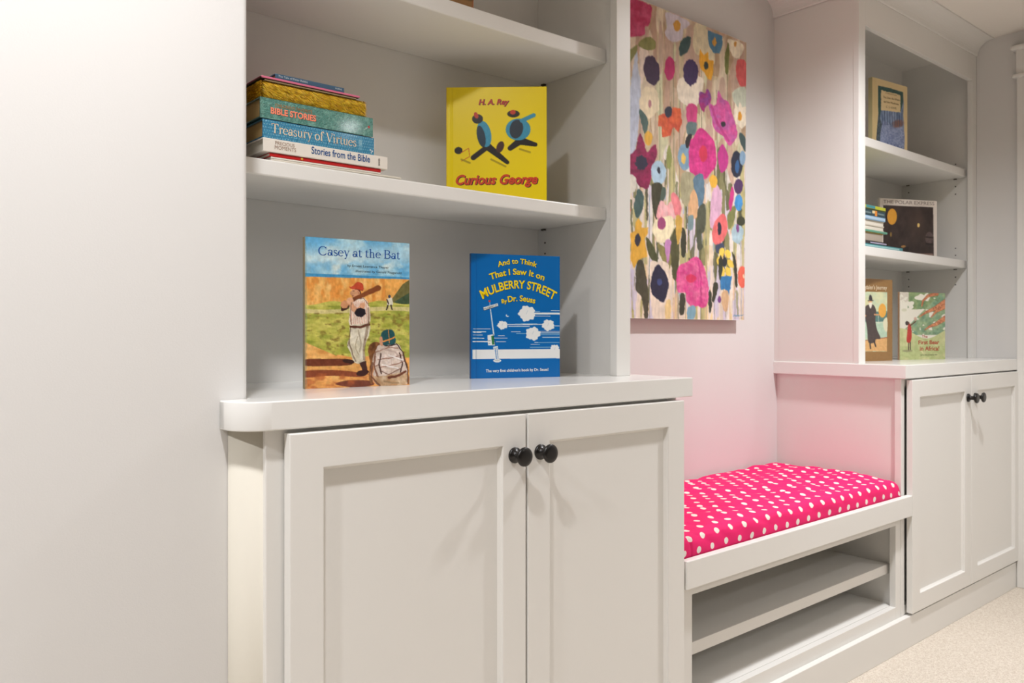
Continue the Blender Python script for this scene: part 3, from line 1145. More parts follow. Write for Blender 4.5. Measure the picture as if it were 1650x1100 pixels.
A.poly([(184, 505), (296, 472), (299, 494), (190, 528)], wh); A.line([(184, 505), (190, 528)], 3, (20, 30, 40)); A.line([(190, 528), (299, 494)], 3, (20, 30, 40))
A.line([(128, 100), (131, 1040)], 3, (0, 86, 156), a=.6)
o, f, W_ = standing_book('picture_book', 'upright blue picture book with yellow title, white clouds and a lamp post sign', GRP_N, (1.1226, 1.4627), (1.33, 1.389), CNT, .2847, .010, A, (0, 96, 166), (0, 98, 168), (0, 82, 150))
YL_ = (250, 218, 12)
for body, a, b, ar, cp in (('And to Think', (298, 194), (592, 198), .0085, .0115), ('That I Saw It on', (240, 294), (648, 300), .0135, .0135), ('MULBERRY STREET', (180, 440), (728, 450), .0265, .0180), ('Dr. Seuss', (376, 464), (580, 476), .004, .0128), ('By', (326, 472), (368, 468), 0, .0088)):
    tx(f, A, W_, .2847, body, a, b, YL_, arch=ar, cap=cp, bold=.022, shadow=((24, 34, 40), .0009, -.0006))
tx(f, A, W_, .2847, "The very first children's book by Dr. Seuss!", (206, 1002), (686, 994), (238, 240, 236), 'subtitle', bold=.02, cap=.0062)
tx(f, A, W_, .2847, 'MULBERRY ST', (194, 522), (294, 492), (40, 46, 50), 'sign_lettering', cap=.0040)

# ---- yellow picture book: plain blue and black shapes stand in for the drawing
A = Art(200, 225, [(105, 105), (942, 100), (948, 1066), (107, 1070)], (255, 228, 0))
blk, bl, rd = (36, 30, 26), (64, 158, 194), (206, 62, 36)
A.line([(330, 700), (440, 615)], 44, blk); A.line([(455, 610), (615, 740)], (62, 34), blk)
A.ell(420, 500, 58, 112, bl, rot=-12, var=8); A.ell(395, 520, 34, 92, (40, 62, 80), rot=-12)
A.ell(364, 372, 46, 40, blk); A.ell(352, 342, 17, 28, rd, rot=-20)
A.line([(640, 620), (720, 560)], (44, 60), blk); A.line([(730, 560), (850, 590)], (66, 34), blk)
A.ell(705, 462, 104, 92, bl, var=8); A.ell(690, 458, 56, 80, (48, 60, 72), rot=10)
A.line([(735, 388), (835, 342)], 34, bl); A.ell(665, 330, 52, 30, blk); A.ell(660, 316, 24, 20, rd)
A.ell(555, 610, 30, 50, (74, 44, 34), rot=20); A.ell(205, 640, 34, 30, blk)
A.line([(225, 660), (290, 620), (300, 690), (230, 730)], 5, rd)
for (ax, ay, bx, by) in ((480, 715, 600, 775), (720, 628, 805, 655), (230, 715, 300, 745)):
    A.line([(ax, ay), (bx, by)], 16, (176, 150, 8), a=.8)
o, f, W_ = standing_book('picture_book', 'bright yellow picture book with red title on the near middle shelf', GRP_N, (1.115, 1.547), (1.2887, 1.39), SH1, .2665, .009, A, (238, 226, 190), (246, 212, 0), (240, 200, 0))
tx(f, A, W_, .2665, 'H. A. Rey', (372, 252), (628, 250), rd, bold=.03, shear=.25, cap=.0125, shadow=(blk, .0012, -.0008))
tx(f, A, W_, .2665, 'Curious George', (182, 928), (872, 920), (222, 70, 30), bold=.034, shear=.3, cap=.0215, shadow=(blk, .0018, -.0012))

# ---- book whose foot shows at the top edge of the picture
A = Art(60, 60, [(0, 0), (100, 0), (100, 100), (0, 100)], (60, 58, 34))
A.region(lambda x, y: fbm(x * .12, y * .1, 2) > .55, (92, 78, 42), var=10)
A.region(lambda x, y: (y > 90) & (x > 50), (150, 108, 58), var=12)
A.line([(99, 0), (99, 100)], 2, (170, 90, 50))
standing_book('picture_book', 'dark olive book on the near top shelf, cut off by the upper picture edge', GRP_N, (.885, 1.412), (1.085, 1.405), SH2, .24, .010, A, (110, 90, 60), (50, 48, 36), (50, 48, 36))

# ---- stack on the near middle shelf, bottom to top
YS = 1.385
o, s, L, t = lying_book('paperback', 'lowest thin white paperback sticking out at the right of the near stack', GRP_S, .612, .8862, YS, SH1, SH1 + .0040, .200, (226, 218, 202), hard=False, pages=M_PAGEW)
o, s, L, t = lying_book('paperback', 'thin white paperback under the red one in the near stack', GRP_S, .612, .838, YS, SH1 + .0040, SH1 + .0074, .200, (234, 228, 216), hard=False, pages=M_PAGEW)
o, s, L, t = lying_book('paperback', 'thin red book low in the stack under the white spine', GRP_S, .6095, .8389, YS, SH1 + .0074, SH1 + .0144, .205, (196, 26, 26), hard=False, pages=M_PAGEW)
b = MB()
b.lathe_y(.062, t / 2, [(-.0004, 0), (-.0004, .0022), (.0005, .0022)], flat((232, 190, 60)), 14)
b.build('emblem', s)
o, s, L, t = lying_book('storybook', 'white spined book with blue title in the near stack', GRP_S, .5957, .8525, YS - .003, SH1 + .0144, SH1 + .0392, .215, (234, 227, 216), hard=True, pages=M_PAGEW)
lettering(s, 'title', 'Stories from the Bible', (16, 78, 138), (.093, .0085), (.2165, .0085), cap=.0128, bold=.014)
lettering(s, 'series_title', 'PRECIOUS', (150, 118, 96), (.0225, .0145), (.0595, .0145), cap=.0060)
lettering(s, 'series_title', 'MOMENTS', (150, 118, 96), (.0215, .0062), (.0625, .0062), cap=.0068)
lettering(s, 'publisher', 'BAKER', (60, 54, 50), (.2385, .0055), (.2385, .0195), cap=.0032, bold=.02)
A = Art(230, 34, [(0, 0), (230, 0), (230, 33), (0, 33)], (30, 132, 172))
for iy in range(6):
    for ix in range(47):
        A.ell(ix * 5 + (iy % 2) * 2.5 + 1, iy * 5.6 + 3, .95, .95, (128, 196, 212))
for k in range(12):
    A.line([(196, 6 + k * 1.9), (203, 6 + k * 1.9)], .7, (160, 210, 222))
A.ell(222, 24, 1.4, 1.8, (240, 240, 236)); A.ell(226, 26, 1.4, 1.8, (240, 240, 236)); A.ell(224, 29, 1.2, 1.5, (240, 240, 236))
o, s, L, t = lying_book('storybook', 'bright blue dotted book with cream seriffed title in the near stack', GRP_S, .5957, .8225, YS - .001, SH1 + .0392, SH1 + .0726, .215, (24, 120, 158), M_FOIL2, art=A)
lettering(s, 'title', 'Treasury of Virtues', (242, 218, 182), (.0165, .0102), (.1875, .0102), cap=.0175, serif=True)
A = Art(230, 36, [(0, 0), (230, 0), (230, 36), (0, 36)], (84, 148, 136), )
A.region(lambda x, y: fbm(x * .2, y * .2, 8) > .56, (110, 170, 156), var=6)
A.ell(221, 18, 2.3, 2.3, (214, 36, 36)); A.line([(211, 24), (219, 19)], .8, (220, 226, 220))
o, s, L, t = lying_book('storybook', 'sea green shiny book with orange capitals in the near stack', GRP_S, .5915, .8206, YS, SH1 + .0740, SH1 + .1112, .215, (56, 112, 106), M_FOIL, art=A)
lettering(s, 'title', 'BIBLE STORIES', (246, 142, 112), (.0195, .0103), (.108, .0103), cap=.0105, bold=.035, shadow=((60, 30, 26), .0008, -.0006))
lettering(s, 'series_title', "CHILDREN'S FAVORITE", (150, 112, 66), (.0275, .0235), (.1005, .0235), cap=.0056, bold=.02)

# plush covered book: padded body with a pelt of single hairs
fz0, fz1 = SH1 + .1112, SH1 + .1450
fb = thing('plush_book', 'furry mustard yellow book in the near stack', 'book', (.596, YS + .004, fz0 + .0003), 0, GRP_S)
fl, fd, ft = .206, .190, fz1 - fz0 - .002
M_FURB = mat('mustard_backing', (176, 124, 12), .9, .1)
b = MB()
b.box(0, fl, 0, fd, 0, ft, M_FURB, .009, 4)
bodyp = b.build('padded_cover', fb)
M_FUR = print_mat('mustard_plush', .55)
rng = random.Random(3)
V, F, CC = [], [], []


def hair(p, d, ln, wd, col):
    n = len(V)
    d = d.normalized()
    side = d.cross(Vector((rng.uniform(-1, 1), rng.uniform(-1, 1), rng.uniform(-1, 1)))).normalized() * wd
    bend = Vector((rng.uniform(-.25, .25), 0, -.35)) * ln
    m_ = p + d * ln * .5 + bend * .25
    e_ = p + d * ln + bend * .8
    V.extend([p - side, p + side, m_ + side * .75, m_ - side * .75, e_])
    F.append((n, n + 1, n + 2, n + 3)); F.append((n + 3, n + 2, n + 4))
    k = rng.uniform(.66, 1.2)
    CC.extend([tuple(c * k * .62 for c in col)] * 2 + [tuple(c * k for c in col)] * 3)


for k in range(9000):
    x, z = rng.uniform(.001, fl - .001), rng.uniform(.001, ft - .0005)
    dep = max(0, abs(z - ft / 2) - ft * .22) * .5
    lay = mnoise.noise(Vector((x * 60, z * 70, 1))) * 1.0
    hair(Vector((x, .0006 + dep * .9, z)), Vector((.75 + lay, -.55, -.28 + lay * .3)), rng.uniform(.006, .011), .00042, (255, 202, 44))
for k in range(5200):
    y, z = rng.uniform(0, fd), rng.uniform(.001, ft - .0005)
    for x_, sg in ((.0006, -1), (fl - .0006, 1)):
        hair(Vector((x_, y, z)), Vector((sg * .6, -.6, -.2)), rng.uniform(.005, .009), .00042, (252, 190, 34))
me = bpy.data.meshes.new('fur')
for v in V:
    v.z = min(max(v.z, .0003), ft + .0008)
me.from_pydata([v[:] for v in V], [], F)
at = me.color_attributes.new('Col', 'FLOAT_COLOR', 'POINT')
c4 = np.ones((len(V), 4))
c4[:, :3] = lin(np.clip(np.array(CC), 0, 255))
at.data.foreach_set('color', c4.ravel())
me.materials.append(M_FUR)
link('fur', me, fb)
b = MB()
b.box(.006, fl - .016, -.001, fd - .01, ft + .0003, ft + .0012, flat((238, 226, 190)), .0002)
b.build('label_strip', fb)
o, s, L, t = lying_book('picture_book', 'thin pink spined book lying between the furry one and the small dark blue one', GRP_S, .5935, .7915, YS - .001, SH1 + .1453, SH1 + .1493, .195, (214, 112, 142), foot=(52, 44, 40))
o, s, L, t = lying_book('storybook', 'small dark blue book on top of the near stack', GRP_S, .6207, .7596, YS + .002, SH1 + .1493, SH1 + .1590, .112, (62, 92, 116))
lettering(s, 'title', 'The Tale of Peter Rabbit', (206, 214, 216), (.0055, .0034), (.063, .0034), cap=.0036)
lettering(s, 'publisher', 'WARNE', (206, 214, 216), (.119, .0036), (.133, .0036), cap=.0030)

# ---- far bookcase: snowy storybook on the upper shelf
A = Art(120, 150, [(120, 112), (568, 226), (562, 1050), (112, 890)], (228, 204, 152))
A.region(lambda x, y: x < 400 * 0 + 168, (224, 200, 146))
pts = [(186, 206), (340, 238), (508, 288), (516, 420), (508, 560), (520, 700), (512, 860), (504, 1030), (220, 930), (170, 870), (158, 800), (180, 700), (186, 480), (184, 330)]
A.poly(pts, (96, 120, 156), var=22, vs_=(.05, .012), mixcol=(150, 168, 200))
A.poly([(186, 206), (340, 238), (508, 288), (510, 400), (472, 520), (222, 470), (190, 640), (182, 420)], (44, 84, 80), var=14)
A.poly([(186, 500), (230, 640), (240, 780), (215, 880), (170, 870), (158, 790)], (44, 62, 72), var=30, vs_=(.08, .08), mixcol=(90, 108, 120))
A.poly([(230, 640), (300, 620), (360, 690), (510, 720), (516, 980), (460, 1010), (220, 920)], (158, 170, 202), True, var=20, vs_=(.06, .06), mixcol=(120, 136, 176))
A.blend(lambda x, y: (1.25 - np.sqrt(((x - 436) / 78) ** 2 + ((y - 655) / 46) ** 2)) * fbm(x * .05, y * .05, 5) * 3.2, (138, 92, 80), .9)
for k in range(9):
    x_ = 230 + k * 32
    A.line([(x_, 480 + k * 7), (x_ + 4, 640 + k * 6)], 9, (54, 72, 104), a=.7)
for k in range(5):
    A.line([(300 + k * 44, 850 + k * 22), (298 + k * 46, 960 + k * 16)], 12, (70, 88, 132), a=.7)
A.warp(.05, 6, 3)
A.poly([(222, 258), (470, 318), (472, 525), (220, 480)], (234, 210, 160))
o, f, W_ = standing_book('storybook', 'cream bordered storybook with a snowy forest on the far upper shelf', GRP_F, (2.980, 1.431), (3.205, 1.402), RS2, .265, .017, A, (214, 196, 152), (222, 200, 150), (214, 200, 150))
for body, a, b, cp in (('The Lion, the Witch', (246, 345), (458, 392), .0080), ('and the Wardrobe', (252, 396), (446, 440), .0080), ('C. S. LEWIS', (280, 458), (414, 486), .0074), ('THE CHRONICLES OF NARNIA', (272, 296), (420, 330), .0044)):
    tx(f, A, W_, .265, body, a, b, (104, 84, 52), cap=cp)

# ---- far bookcase: dark landscape book with white border
A = Art(170, 140, [(133, 66), (482, 90), (482, 413), (133, 372)], (232, 222, 212))
A.poly([(152, 103), (457, 124), (462, 405), (152, 360)], (48, 36, 34), var=8, vs_=(.03, .02), mixcol=(64, 50, 46))
A.ell(203, 165, 28, 42, (236, 168, 56), var=8, vs_=(.1, .1))
A.ell(363, 218, 8, 11, (226, 196, 120)); A.blend(lambda x, y: np.exp(-((x - 363) / 50) ** 2 - ((y - 215) / 80) ** 2) * .6, (84, 66, 56))
A.ell(363, 218, 8, 11, (232, 200, 120)); A.ell(270, 326, 14, 6, (170, 126, 72))
A.poly([(305, 365), (456, 380), (460, 402), (306, 385)], (138, 112, 100), var=10)
A.ell(432, 292, 26, 34, (92, 76, 74), var=18, vs_=(.1, .1)); A.line([(410, 285), (455, 292)], 8, (44, 34, 32)); A.line([(412, 322), (456, 330)], 10, (34, 26, 26))
A.poly([(275, 332), (302, 330), (304, 385), (276, 385)], (30, 24, 24)); A.ell(196, 258, 5, 12, (150, 120, 60))
o, f, W_ = standing_book('picture_book', 'wide dark picture book with white border and an orange moon on the far middle shelf', GRP_F, (3.257, 1.5334), (3.513, 1.4165), RS1, .24, .010, A, (226, 216, 206), (60, 48, 44), (226, 216, 206))
tx(f, A, W_, .24, 'THE POLAR EXPRESS', (152, 93), (464, 113), (132, 116, 108), cap=.0135)

# ---- far bookcase: brown book with a figure in a long coat
A = Art(120, 160, [(-142, 48), (390, 75), (388, 1020), (-142, 1040)], (150, 112, 62))
A.region(lambda x, y: y > -1e9, (148, 110, 60), var=5, vs_=(.03, .03))
A.poly([(-76, 214), (328, 220), (324, 916), (-76, 916)], (222, 220, 172), var=12, vs_=(.012, .012), mixcol=(196, 214, 184))
A.poly([(-76, 470), (326, 440), (326, 580), (-76, 590)], (86, 128, 122), var=14, vs_=(.02, .02))
A.poly([(-76, 575), (326, 565), (326, 760), (-76, 760)], (184, 210, 184), var=12, vs_=(.02, .03))
A.poly([(-76, 800), (50, 792), (180, 770), (326, 750), (324, 912), (-76, 912)], (222, 172, 110), var=14, vs_=(.03, .03)); A.line([(-76, 800), (50, 792), (180, 772), (326, 752)], 9, (160, 84, 52))
A.line([(185, 580), (326, 570)], 5, (220, 220, 200)); A.line([(222, 500), (225, 590)], 4, (226, 224, 206)); A.poly([(280, 560), (326, 520), (326, 680), (288, 650)], (226, 222, 190), True)
A.poly([(92, 372), (160, 368), (196, 440), (186, 540), (206, 660), (248, 762), (190, 776), (180, 810), (104, 812), (88, 660), (72, 560), (56, 480), (64, 400)], (74, 62, 60), True, var=8)
A.line([(80, 400), (58, 480), (72, 500)], 22, (74, 62, 60)); A.line([(120, 800), (128, 882)], 17, (58, 48, 46)); A.line([(168, 790), (190, 858)], 17, (58, 48, 46))
A.ell(126, 346, 22, 30, (226, 178, 128)); A.poly([(108, 350), (148, 346), (136, 404), (122, 408)], (240, 232, 216), True); A.poly([(110, 310), (114, 262), (128, 250), (142, 268), (150, 312)], (54, 50, 56), True); A.line([(98, 322), (160, 320)], 10, (60, 54, 56))
A.line([(176, 484), (226, 486)], 16, (222, 160, 110)); A.ell(270, 436, 46, 82, (236, 172, 70), var=6); A.ell(62, 498, 14, 12, (222, 160, 110))
o, f, W_ = standing_book('picture_book', 'brown framed book with a person in a long dark coat, an orange disc beside them', GRP_F, (2.8171, 1.4425), (3.0845, 1.405), CNT, .3045, .012, A, (136, 100, 54), (140, 104, 56), (140, 104, 56))
tx(f, A, W_, .3045, "Magdalen's Journey", (2, 184), (324, 190), (226, 208, 178), cap=.0150, bold=.012)

# ---- far bookcase: pale green savannah book
A = Art(140, 150, [(466, 222), (1004, 226), (1012, 1006), (470, 1010)], (226, 222, 206))
A.region(lambda x, y: (x > 560) & (y < 420) & (fbm(x * .012, y * .014, 4) > .42), (140, 158, 108), var=20, vs_=(.02, .02), mixcol=(108, 138, 96))
A.region(lambda x, y: (x + y > 1180) & (y < 720) & (fbm(x * .012, y * .014, 14) > .38), (150, 170, 128), var=20, vs_=(.02, .02), mixcol=(110, 146, 118))
A.region(lambda x, y: y > 700 + 60 * np.sin(x * .01), (204, 204, 150), var=16, vs_=(.015, .01), mixcol=(178, 190, 130))
A.region(lambda x, y: (y > 850) & (fbm(x * .02, y * .015, 41) > .5), (182, 192, 132), var=14, vs_=(.02, .02))
A.region(lambda x, y: (x < 570) & (y < 340) & (fbm(x * .03, y * .03, 24) > .45), (206, 198, 182), var=10)
A.ell(520, 430, 30, 18, (196, 196, 164), a=.6)
for pl, w0, w1 in (([(905, 236), (800, 260), (740, 320), (726, 382)], 40, 12), ([(1006, 330), (880, 410), (780, 452), (700, 505)], 62, 10), ([(1006, 380), (900, 440), (838, 512)], 56, 8), ([(1008, 520), (900, 590), (820, 620), (762, 660)], 58, 8)):
    for i in range(len(pl) - 1):
        n_ = len(pl) - 1
        wa, wb = w0 + (w1 - w0) * i / n_, w0 + (w1 - w0) * (i + 1) / n_
        A.line([pl[i], pl[i + 1]], (wa + 6, wb + 5), (96, 62, 44), a=.6)
        A.line([pl[i], pl[i + 1]], (wa, wb), (214, 142, 98), var=26, vs_=(.06, .06), mixcol=(170, 100, 66))
A.line([(572, 780), (574, 900)], 12, (74, 50, 44)); A.line([(592, 780), (594, 890)], 12, (74, 50, 44)); A.ell(560, 905, 60, 14, (140, 136, 104), a=.7)
A.poly([(566, 602), (596, 600), (608, 700), (604, 776), (578, 812), (550, 790), (556, 700)], (186, 56, 46), True, var=10)
A.line([(590, 612), (655, 560)], 14, (92, 62, 50)); A.ell(552, 582, 19, 25, (44, 36, 36)); A.ell(570, 584, 12, 18, (92, 62, 50)); A.ell(650, 532, 18, 22, (202, 160, 140), a=.8)
o, f, W_ = standing_book('picture_book', 'pale green picture book with a child in red reaching up, on the far countertop', GRP_F, (3.160, 1.411), (3.400, 1.340), CNT, .262, .009, A, (200, 196, 160), (180, 186, 140), (176, 140, 110))
for body, a, b, cp in (('The', (728, 748), (796, 752), .0095), ('First Bear', (688, 828), (938, 826), .0150), ('in Africa!', (706, 902), (938, 902), .0165)):
    tx(f, A, W_, .262, body, a, b, (176, 62, 46), cap=cp, bold=.02)
tx(f, A, W_, .262, 'SATOMI ICHIKAWA', (712, 964), (918, 960), (92, 96, 70), 'author', cap=.0050)

# ---- stack on the far middle shelf, bottom to top
z = RS1
YT = 1.376
far = [
    ('storybook', 'long teal book at the foot of the far stack', 2.722, 3.108, .0138, (52, 132, 140), True, (150, 196, 196)),
    ('paperback', 'thin book with lavender spine, second from the bottom of the far stack', 2.722, 2.975, .0095, (44, 40, 40), False, (176, 172, 200)),
    ('storybook', 'grey paged book with a yellow cover, turned with its pages outward in the far stack', 2.722, 2.958, .0330, (196, 170, 30), True, None),
    ('picture_book', 'thin green book in the middle of the far stack', 2.722, 2.982, .0078, (96, 158, 134), False, None),
    ('storybook', 'thick white book turned with its pages outward in the far stack', 2.722, 2.962, .0175, (222, 214, 198), False, None),
    ('storybook', 'white paged book turned outward under the light blue one in the far stack', 2.722, 2.964, .0185, (226, 220, 206), False, None),
    ('storybook', 'light blue book third from the top of the far stack', 2.722, 2.966, .0140, (150, 190, 222), False, (186, 210, 230)),
    ('storybook', 'dark teal book with an orange mark near the top of the far stack', 2.722, 2.966, .0215, (30, 66, 76), True, None),
    ('picture_book', 'yellow green book on top of the far stack', 2.722, 2.968, .0160, (190, 192, 40), False, None)]
for k, (nm, lb, xa, xb, th, rgb, hd, strip) in enumerate(far):
    pages_out = 'pages outward' in lb or 'turned outward' in lb
    if pages_out:
        L = xb - xa
        o = thing(nm, lb, 'book', (xa, YT + .004, z + .0002), 0, GRP_T)
        t = th - .0004
        pm = mat('grey_book_pages', (176, 164, 150), .8, .2, .4, 900) if 'grey' in lb else M_PAGEW
        colored_box_mesh('top_cover', [(0, L, 0, .20, t - .0022, t)], rgb, M_PRINT, o, .0004)
        colored_box_mesh('bottom_cover', [(0, L, 0, .20, 0, .0022)], rgb if 'grey' not in lb else (60, 56, 54), M_PRINT, o, .0004)
        colored_box_mesh('spine', [(0, L, .20, .2025, 0, t)], rgb, M_PRINT, o, .0004)
        solid(None, 'page_block', [(.002, L - .002, .002, .1995, .0023, t - .0023)], pm, o, .0012)
    else:
        o, s, L, t = lying_book(nm, lb, GRP_T, xa, xb, YT, z, z + th, .20, rgb, hard=hd, pages=M_PAGEW)
        if strip:
            b = MB()
            x_a, x_b = (.085, L - .03) if k == 0 else (L - .125, L - .001) if k == 1 else (.01, L - .004)
            b.box(x_a, x_b, -.0004, .0004, t * .3, t * .72, flat(strip), 0)
            b.build('spine_print', s)
        if k == 7:
            b = MB()
            b.box(L - .082, L - .066, -.0004, .0004, .001, t - .001, flat((226, 140, 48)), 0)
            b.box(L - .102, L - .082, -.0004, .0004, t * .45, t - .002, flat((222, 206, 160)), 0)
            b.box(L - .060, L - .012, -.0004, .0004, t * .4, t * .62, flat((120, 140, 140)), 0)
            b.box(L - .19, L - .112, -.0004, .0004, t * .35, t * .6, flat((110, 132, 136)), 0)
            b.build('spine_print', s)
        if k == 8:
            b = MB()
            b.box(L - .150, L - .082, -.0004, .0004, t * .35, t * .95, flat((60, 140, 150)), 0)
            b.box(0, L, -.0004, .0004, 0, t * .28, flat((60, 74, 30)), 0)
            b.build('spine_print', s)
    z += th

# ------------------------------------------------------------------ painting on the niche wall
A = Art(250, 350, [(988, -7), (1205.5, 70), (1202, 515.7), (988, 514.3)], (196, 172, 146))
PX5 = lambda pts: [(1000 + x / 3.927, y / 3.929) for x, y in pts]
PX6 = lambda pts: [(1000 + x / 3.927, 270 + y / 3.929) for x, y in pts]
SC_ = 1 / 3.928


def streaks(f, col, fx, fy, seed, lo, var=8, a=1.0):
    A.region(lambda x, y: f(x, y) & (fbm(x * fx, y * fy, seed, 2) > lo), col, var=var, vs_=(.2, .03), a=a)


top = lambda x, y: y < 330
low = lambda x, y: y > 270 + 30 * np.sin(x * .15)
for k, (c, lo) in enumerate((((204, 188, 152), .5), ((186, 152, 130), .55), ((206, 206, 168), .6), ((178, 150, 118), .58), ((222, 206, 180), .6), ((196, 166, 148), .6))):
    streaks(top, c, .09, .012, 3 + k * 11, lo, a=.85)
A.region(low, (214, 200, 186), var=6)
for k, (c, lo) in enumerate((((206, 196, 212), .46), ((226, 208, 180), .5), ((160, 178, 196), .64), ((128, 126, 80), .6), ((222, 190, 160), .6), ((96, 96, 62), .67), ((230, 222, 214), .56), ((184, 176, 120), .66))):
    streaks(low, c, .16, .014, 71 + k * 13, lo, a=.9)
bot = lambda x, y: y > 430
for k, (c, lo) in enumerate((((208, 200, 218), .5), ((230, 214, 196), .52), ((226, 200, 150), .66))):
    streaks(bot, c, .2, .012, 171 + k * 13, lo, a=.9)
for x in (1029, 1034, 1083, 1098, 1133, 1157, 1175, 1087, 1066, 1121):
    A.line([(x, 60 + (x * 37) % 120), (x + (x * 7) % 5 - 2, 330)], .9, (112, 116, 84), a=.8)
for x in (1050, 1095, 1107, 1119, 1140, 1153, 1186, 1196):
    A.line([(x, 330 + (x * 13) % 60), (x + 1, 514)], .9, (120, 130, 128), a=.7)


def P5(pts, col, smooth=True, **k):
    A.poly(PX5(pts), col, smooth, **k)


def P6(pts, col, smooth=True, **k):
    A.poly(PX6(pts), col, smooth, **k)


def E5(x, y, rx, ry, col, **k):
    A.ell(1000 + x * SC_, y * SC_, rx * SC_, ry * SC_, col, **k)


def E6(x, y, rx, ry, col, **k):
    A.ell(1000 + x * SC_, 270 + y * SC_, rx * SC_, ry * SC_, col, **k)


A.warp(.2, 1.0, 8)
vv = dict(var=12, vs_=(.12, .06))
# strokes of the ground
P5([(90, 470), (112, 350), (122, 480), (140, 600), (112, 960), (62, 1000), (62, 700)], (190, 198, 216), **vv)
P5([(130, 340), (185, 360), (160, 520), (140, 560)], (226, 208, 192), **vv)
P5([(480, 170), (560, 210), (600, 330), (600, 420), (520, 380), (470, 330)], (222, 210, 176), **vv)
P5([(720, 590), (800, 560), (806, 700), (740, 680)], (200, 206, 186), **vv)
for (x, y0_, y1_, wd, c_) in ((1021, 330, 380, 4, (82, 88, 56)), (1045, 300, 360, 5, (60, 58, 38)), (1062, 380, 420, 4, (62, 66, 44)), (1083, 350, 410, 5, (70, 74, 50)), (1093, 300, 345, 4, (116, 118, 80)), (1108, 330, 372, 4, (90, 92, 60)), (1114, 420, 470, 3, (58, 62, 46)), (1147, 330, 372, 5, (122, 124, 76)), (1160, 300, 360, 4, (110, 112, 66)), (1168, 380, 440, 4, (60, 62, 44)),
                              (1178, 300, 340, 5, (104, 106, 62)), (1196, 340, 380, 4, (70, 74, 50)), (1140, 400, 450, 4, (176, 160, 110)), (1075, 470, 512, 4, (236, 222, 190)), (1024, 440, 500, 5, (196, 190, 218)), (1030, 420, 470, 4, (120, 150, 196)), (1058, 430, 490, 6, (232, 218, 200)), (1110, 480, 512, 4, (214, 206, 222)), (1158, 460, 510, 6, (206, 200, 220)), (1180, 450, 505, 6, (234, 224, 208)), (1190, 470, 510, 4, (150, 152, 110)), (1098, 440, 500, 4, (150, 170, 186))):
    A.line([(x, y0_), (x + 1.5, y1_)], (wd, wd * .6), c_, a=.8)
# upper flowers
P5([(0, -30), (62, 10), (130, 40), (200, 70), (203, 110), (190, 195), (165, 205), (160, 255), (110, 270), (62, 275), (0, 260)], (176, 34, 82), var=18, vs_=(.1, .1), mixcol=(196, 70, 112))
P5([(120, 320), (150, 282), (190, 268), (226, 290), (230, 335), (190, 355), (150, 342)], (132, 132, 72), **vv)
P5([(62, 370), (90, 340), (118, 322), (110, 370), (82, 420), (62, 450)], (132, 132, 72), **vv)
P5([(300, 105), (435, 155), (430, 195), (405, 210), (400, 260), (370, 290), (320, 285), (290, 240), (302, 195)], (208, 200, 210), **vv)
E5(365, 188, 22, 36, (208, 154, 62))
P5([(448, 255), (450, 300), (430, 350), (385, 380), (380, 320), (400, 270)], (50, 80, 80), **vv)
E5(207, 478, 50, 92, (54, 28, 62), rot=-8, rag=.04, var=8, vs_=(.2, .2))
E5(320, 462, 33, 75, (182, 32, 98), rag=.03, **vv)
P5([(385, 520), (525, 510), (512, 640), (490, 690), (450, 696), (375, 650)], (236, 224, 204), **vv)
E5(452, 480, 47, 82, (58, 38, 86), rag=.05, var=8, vs_=(.2, .2))
P5([(510, 330), (535, 368), (560, 345), (568, 395), (598, 400), (596, 470), (585, 525), (560, 520), (540, 478), (515, 460), (505, 400)], (230, 166, 40), False, **vv)
E5(550, 433, 15, 25, (40, 52, 46))
P5([(560, 208), (655, 240), (650, 310), (635, 352), (595, 350), (565, 300)], (74, 124, 154), False, **vv)
P5([(602, 250), (620, 282), (604, 312), (585, 280)], (208, 154, 62), False)
P5([(695, 258), (785, 285), (780, 340), (755, 375), (725, 370), (700, 330), (692, 295)], (240, 228, 202), **vv)
E5(735, 287, 10, 18, (208, 150, 66))
P5([(690, 280), (697, 350), (690, 470), (672, 470), (670, 360)], (116, 122, 64), **vv)
P5([(745, 395), (790, 385), (806, 430), (806, 540), (770, 555), (745, 500)], (214, 94, 94), **vv)
E5(193, 678, 62, 98, (236, 220, 186), rag=.07, lobes=5, **vv)
E5(198, 690, 9, 24, (180, 124, 130))
P5([(132, 722), (180, 780), (185, 830), (165, 878), (140, 800)], (74, 100, 94), **vv)
E5(188, 905, 24, 46, (226, 174, 64))
P5([(250, 760), (290, 745), (330, 745), (340, 705), (390, 710), (398, 800), (378, 865), (345, 830), (325, 885), (275, 895), (270, 830), (248, 830)], (218, 100, 54), False, var=18, vs_=(.15, .1), mixcol=(196, 78, 50))
E5(313, 735, 24, 36, (40, 42, 62))
E5(318, 1020, 16, 75, (144, 150, 84), **vv)
E5(415, 1015, 42, 82, (124, 158, 182), **vv)
E5(408, 1025, 12, 36, (222, 184, 94))
P5([(510, 600), (540, 610), (560, 580), (582, 620), (580, 660), (545, 700), (535, 730), (505, 670)], (170, 40, 116), var=16, vs_=(.15, .15), mixcol=(130, 60, 140))
P5([(430, 690), (490, 690), (490, 790), (470, 806), (432, 800)], (202, 66, 126), **vv)
P5([(432, 800), (488, 800), (480, 870), (430, 870)], (98, 120, 120), **vv)
P5([(430, 880), (460, 870), (450, 930), (430, 960), (418, 930)], (36, 32, 36))
P5([(565, 670), (610, 680), (628, 590), (655, 640), (690, 655), (720, 740), (748, 860), (700, 935), (660, 880), (600, 830), (585, 760)], (212, 84, 152), var=18, vs_=(.12, .12), mixcol=(190, 96, 164))
E5(660, 800, 15, 16, (48, 42, 52))
A.line(PX5([(585, 690), (620, 790), (690, 900)]), 4, (180, 50, 124), a=.7)
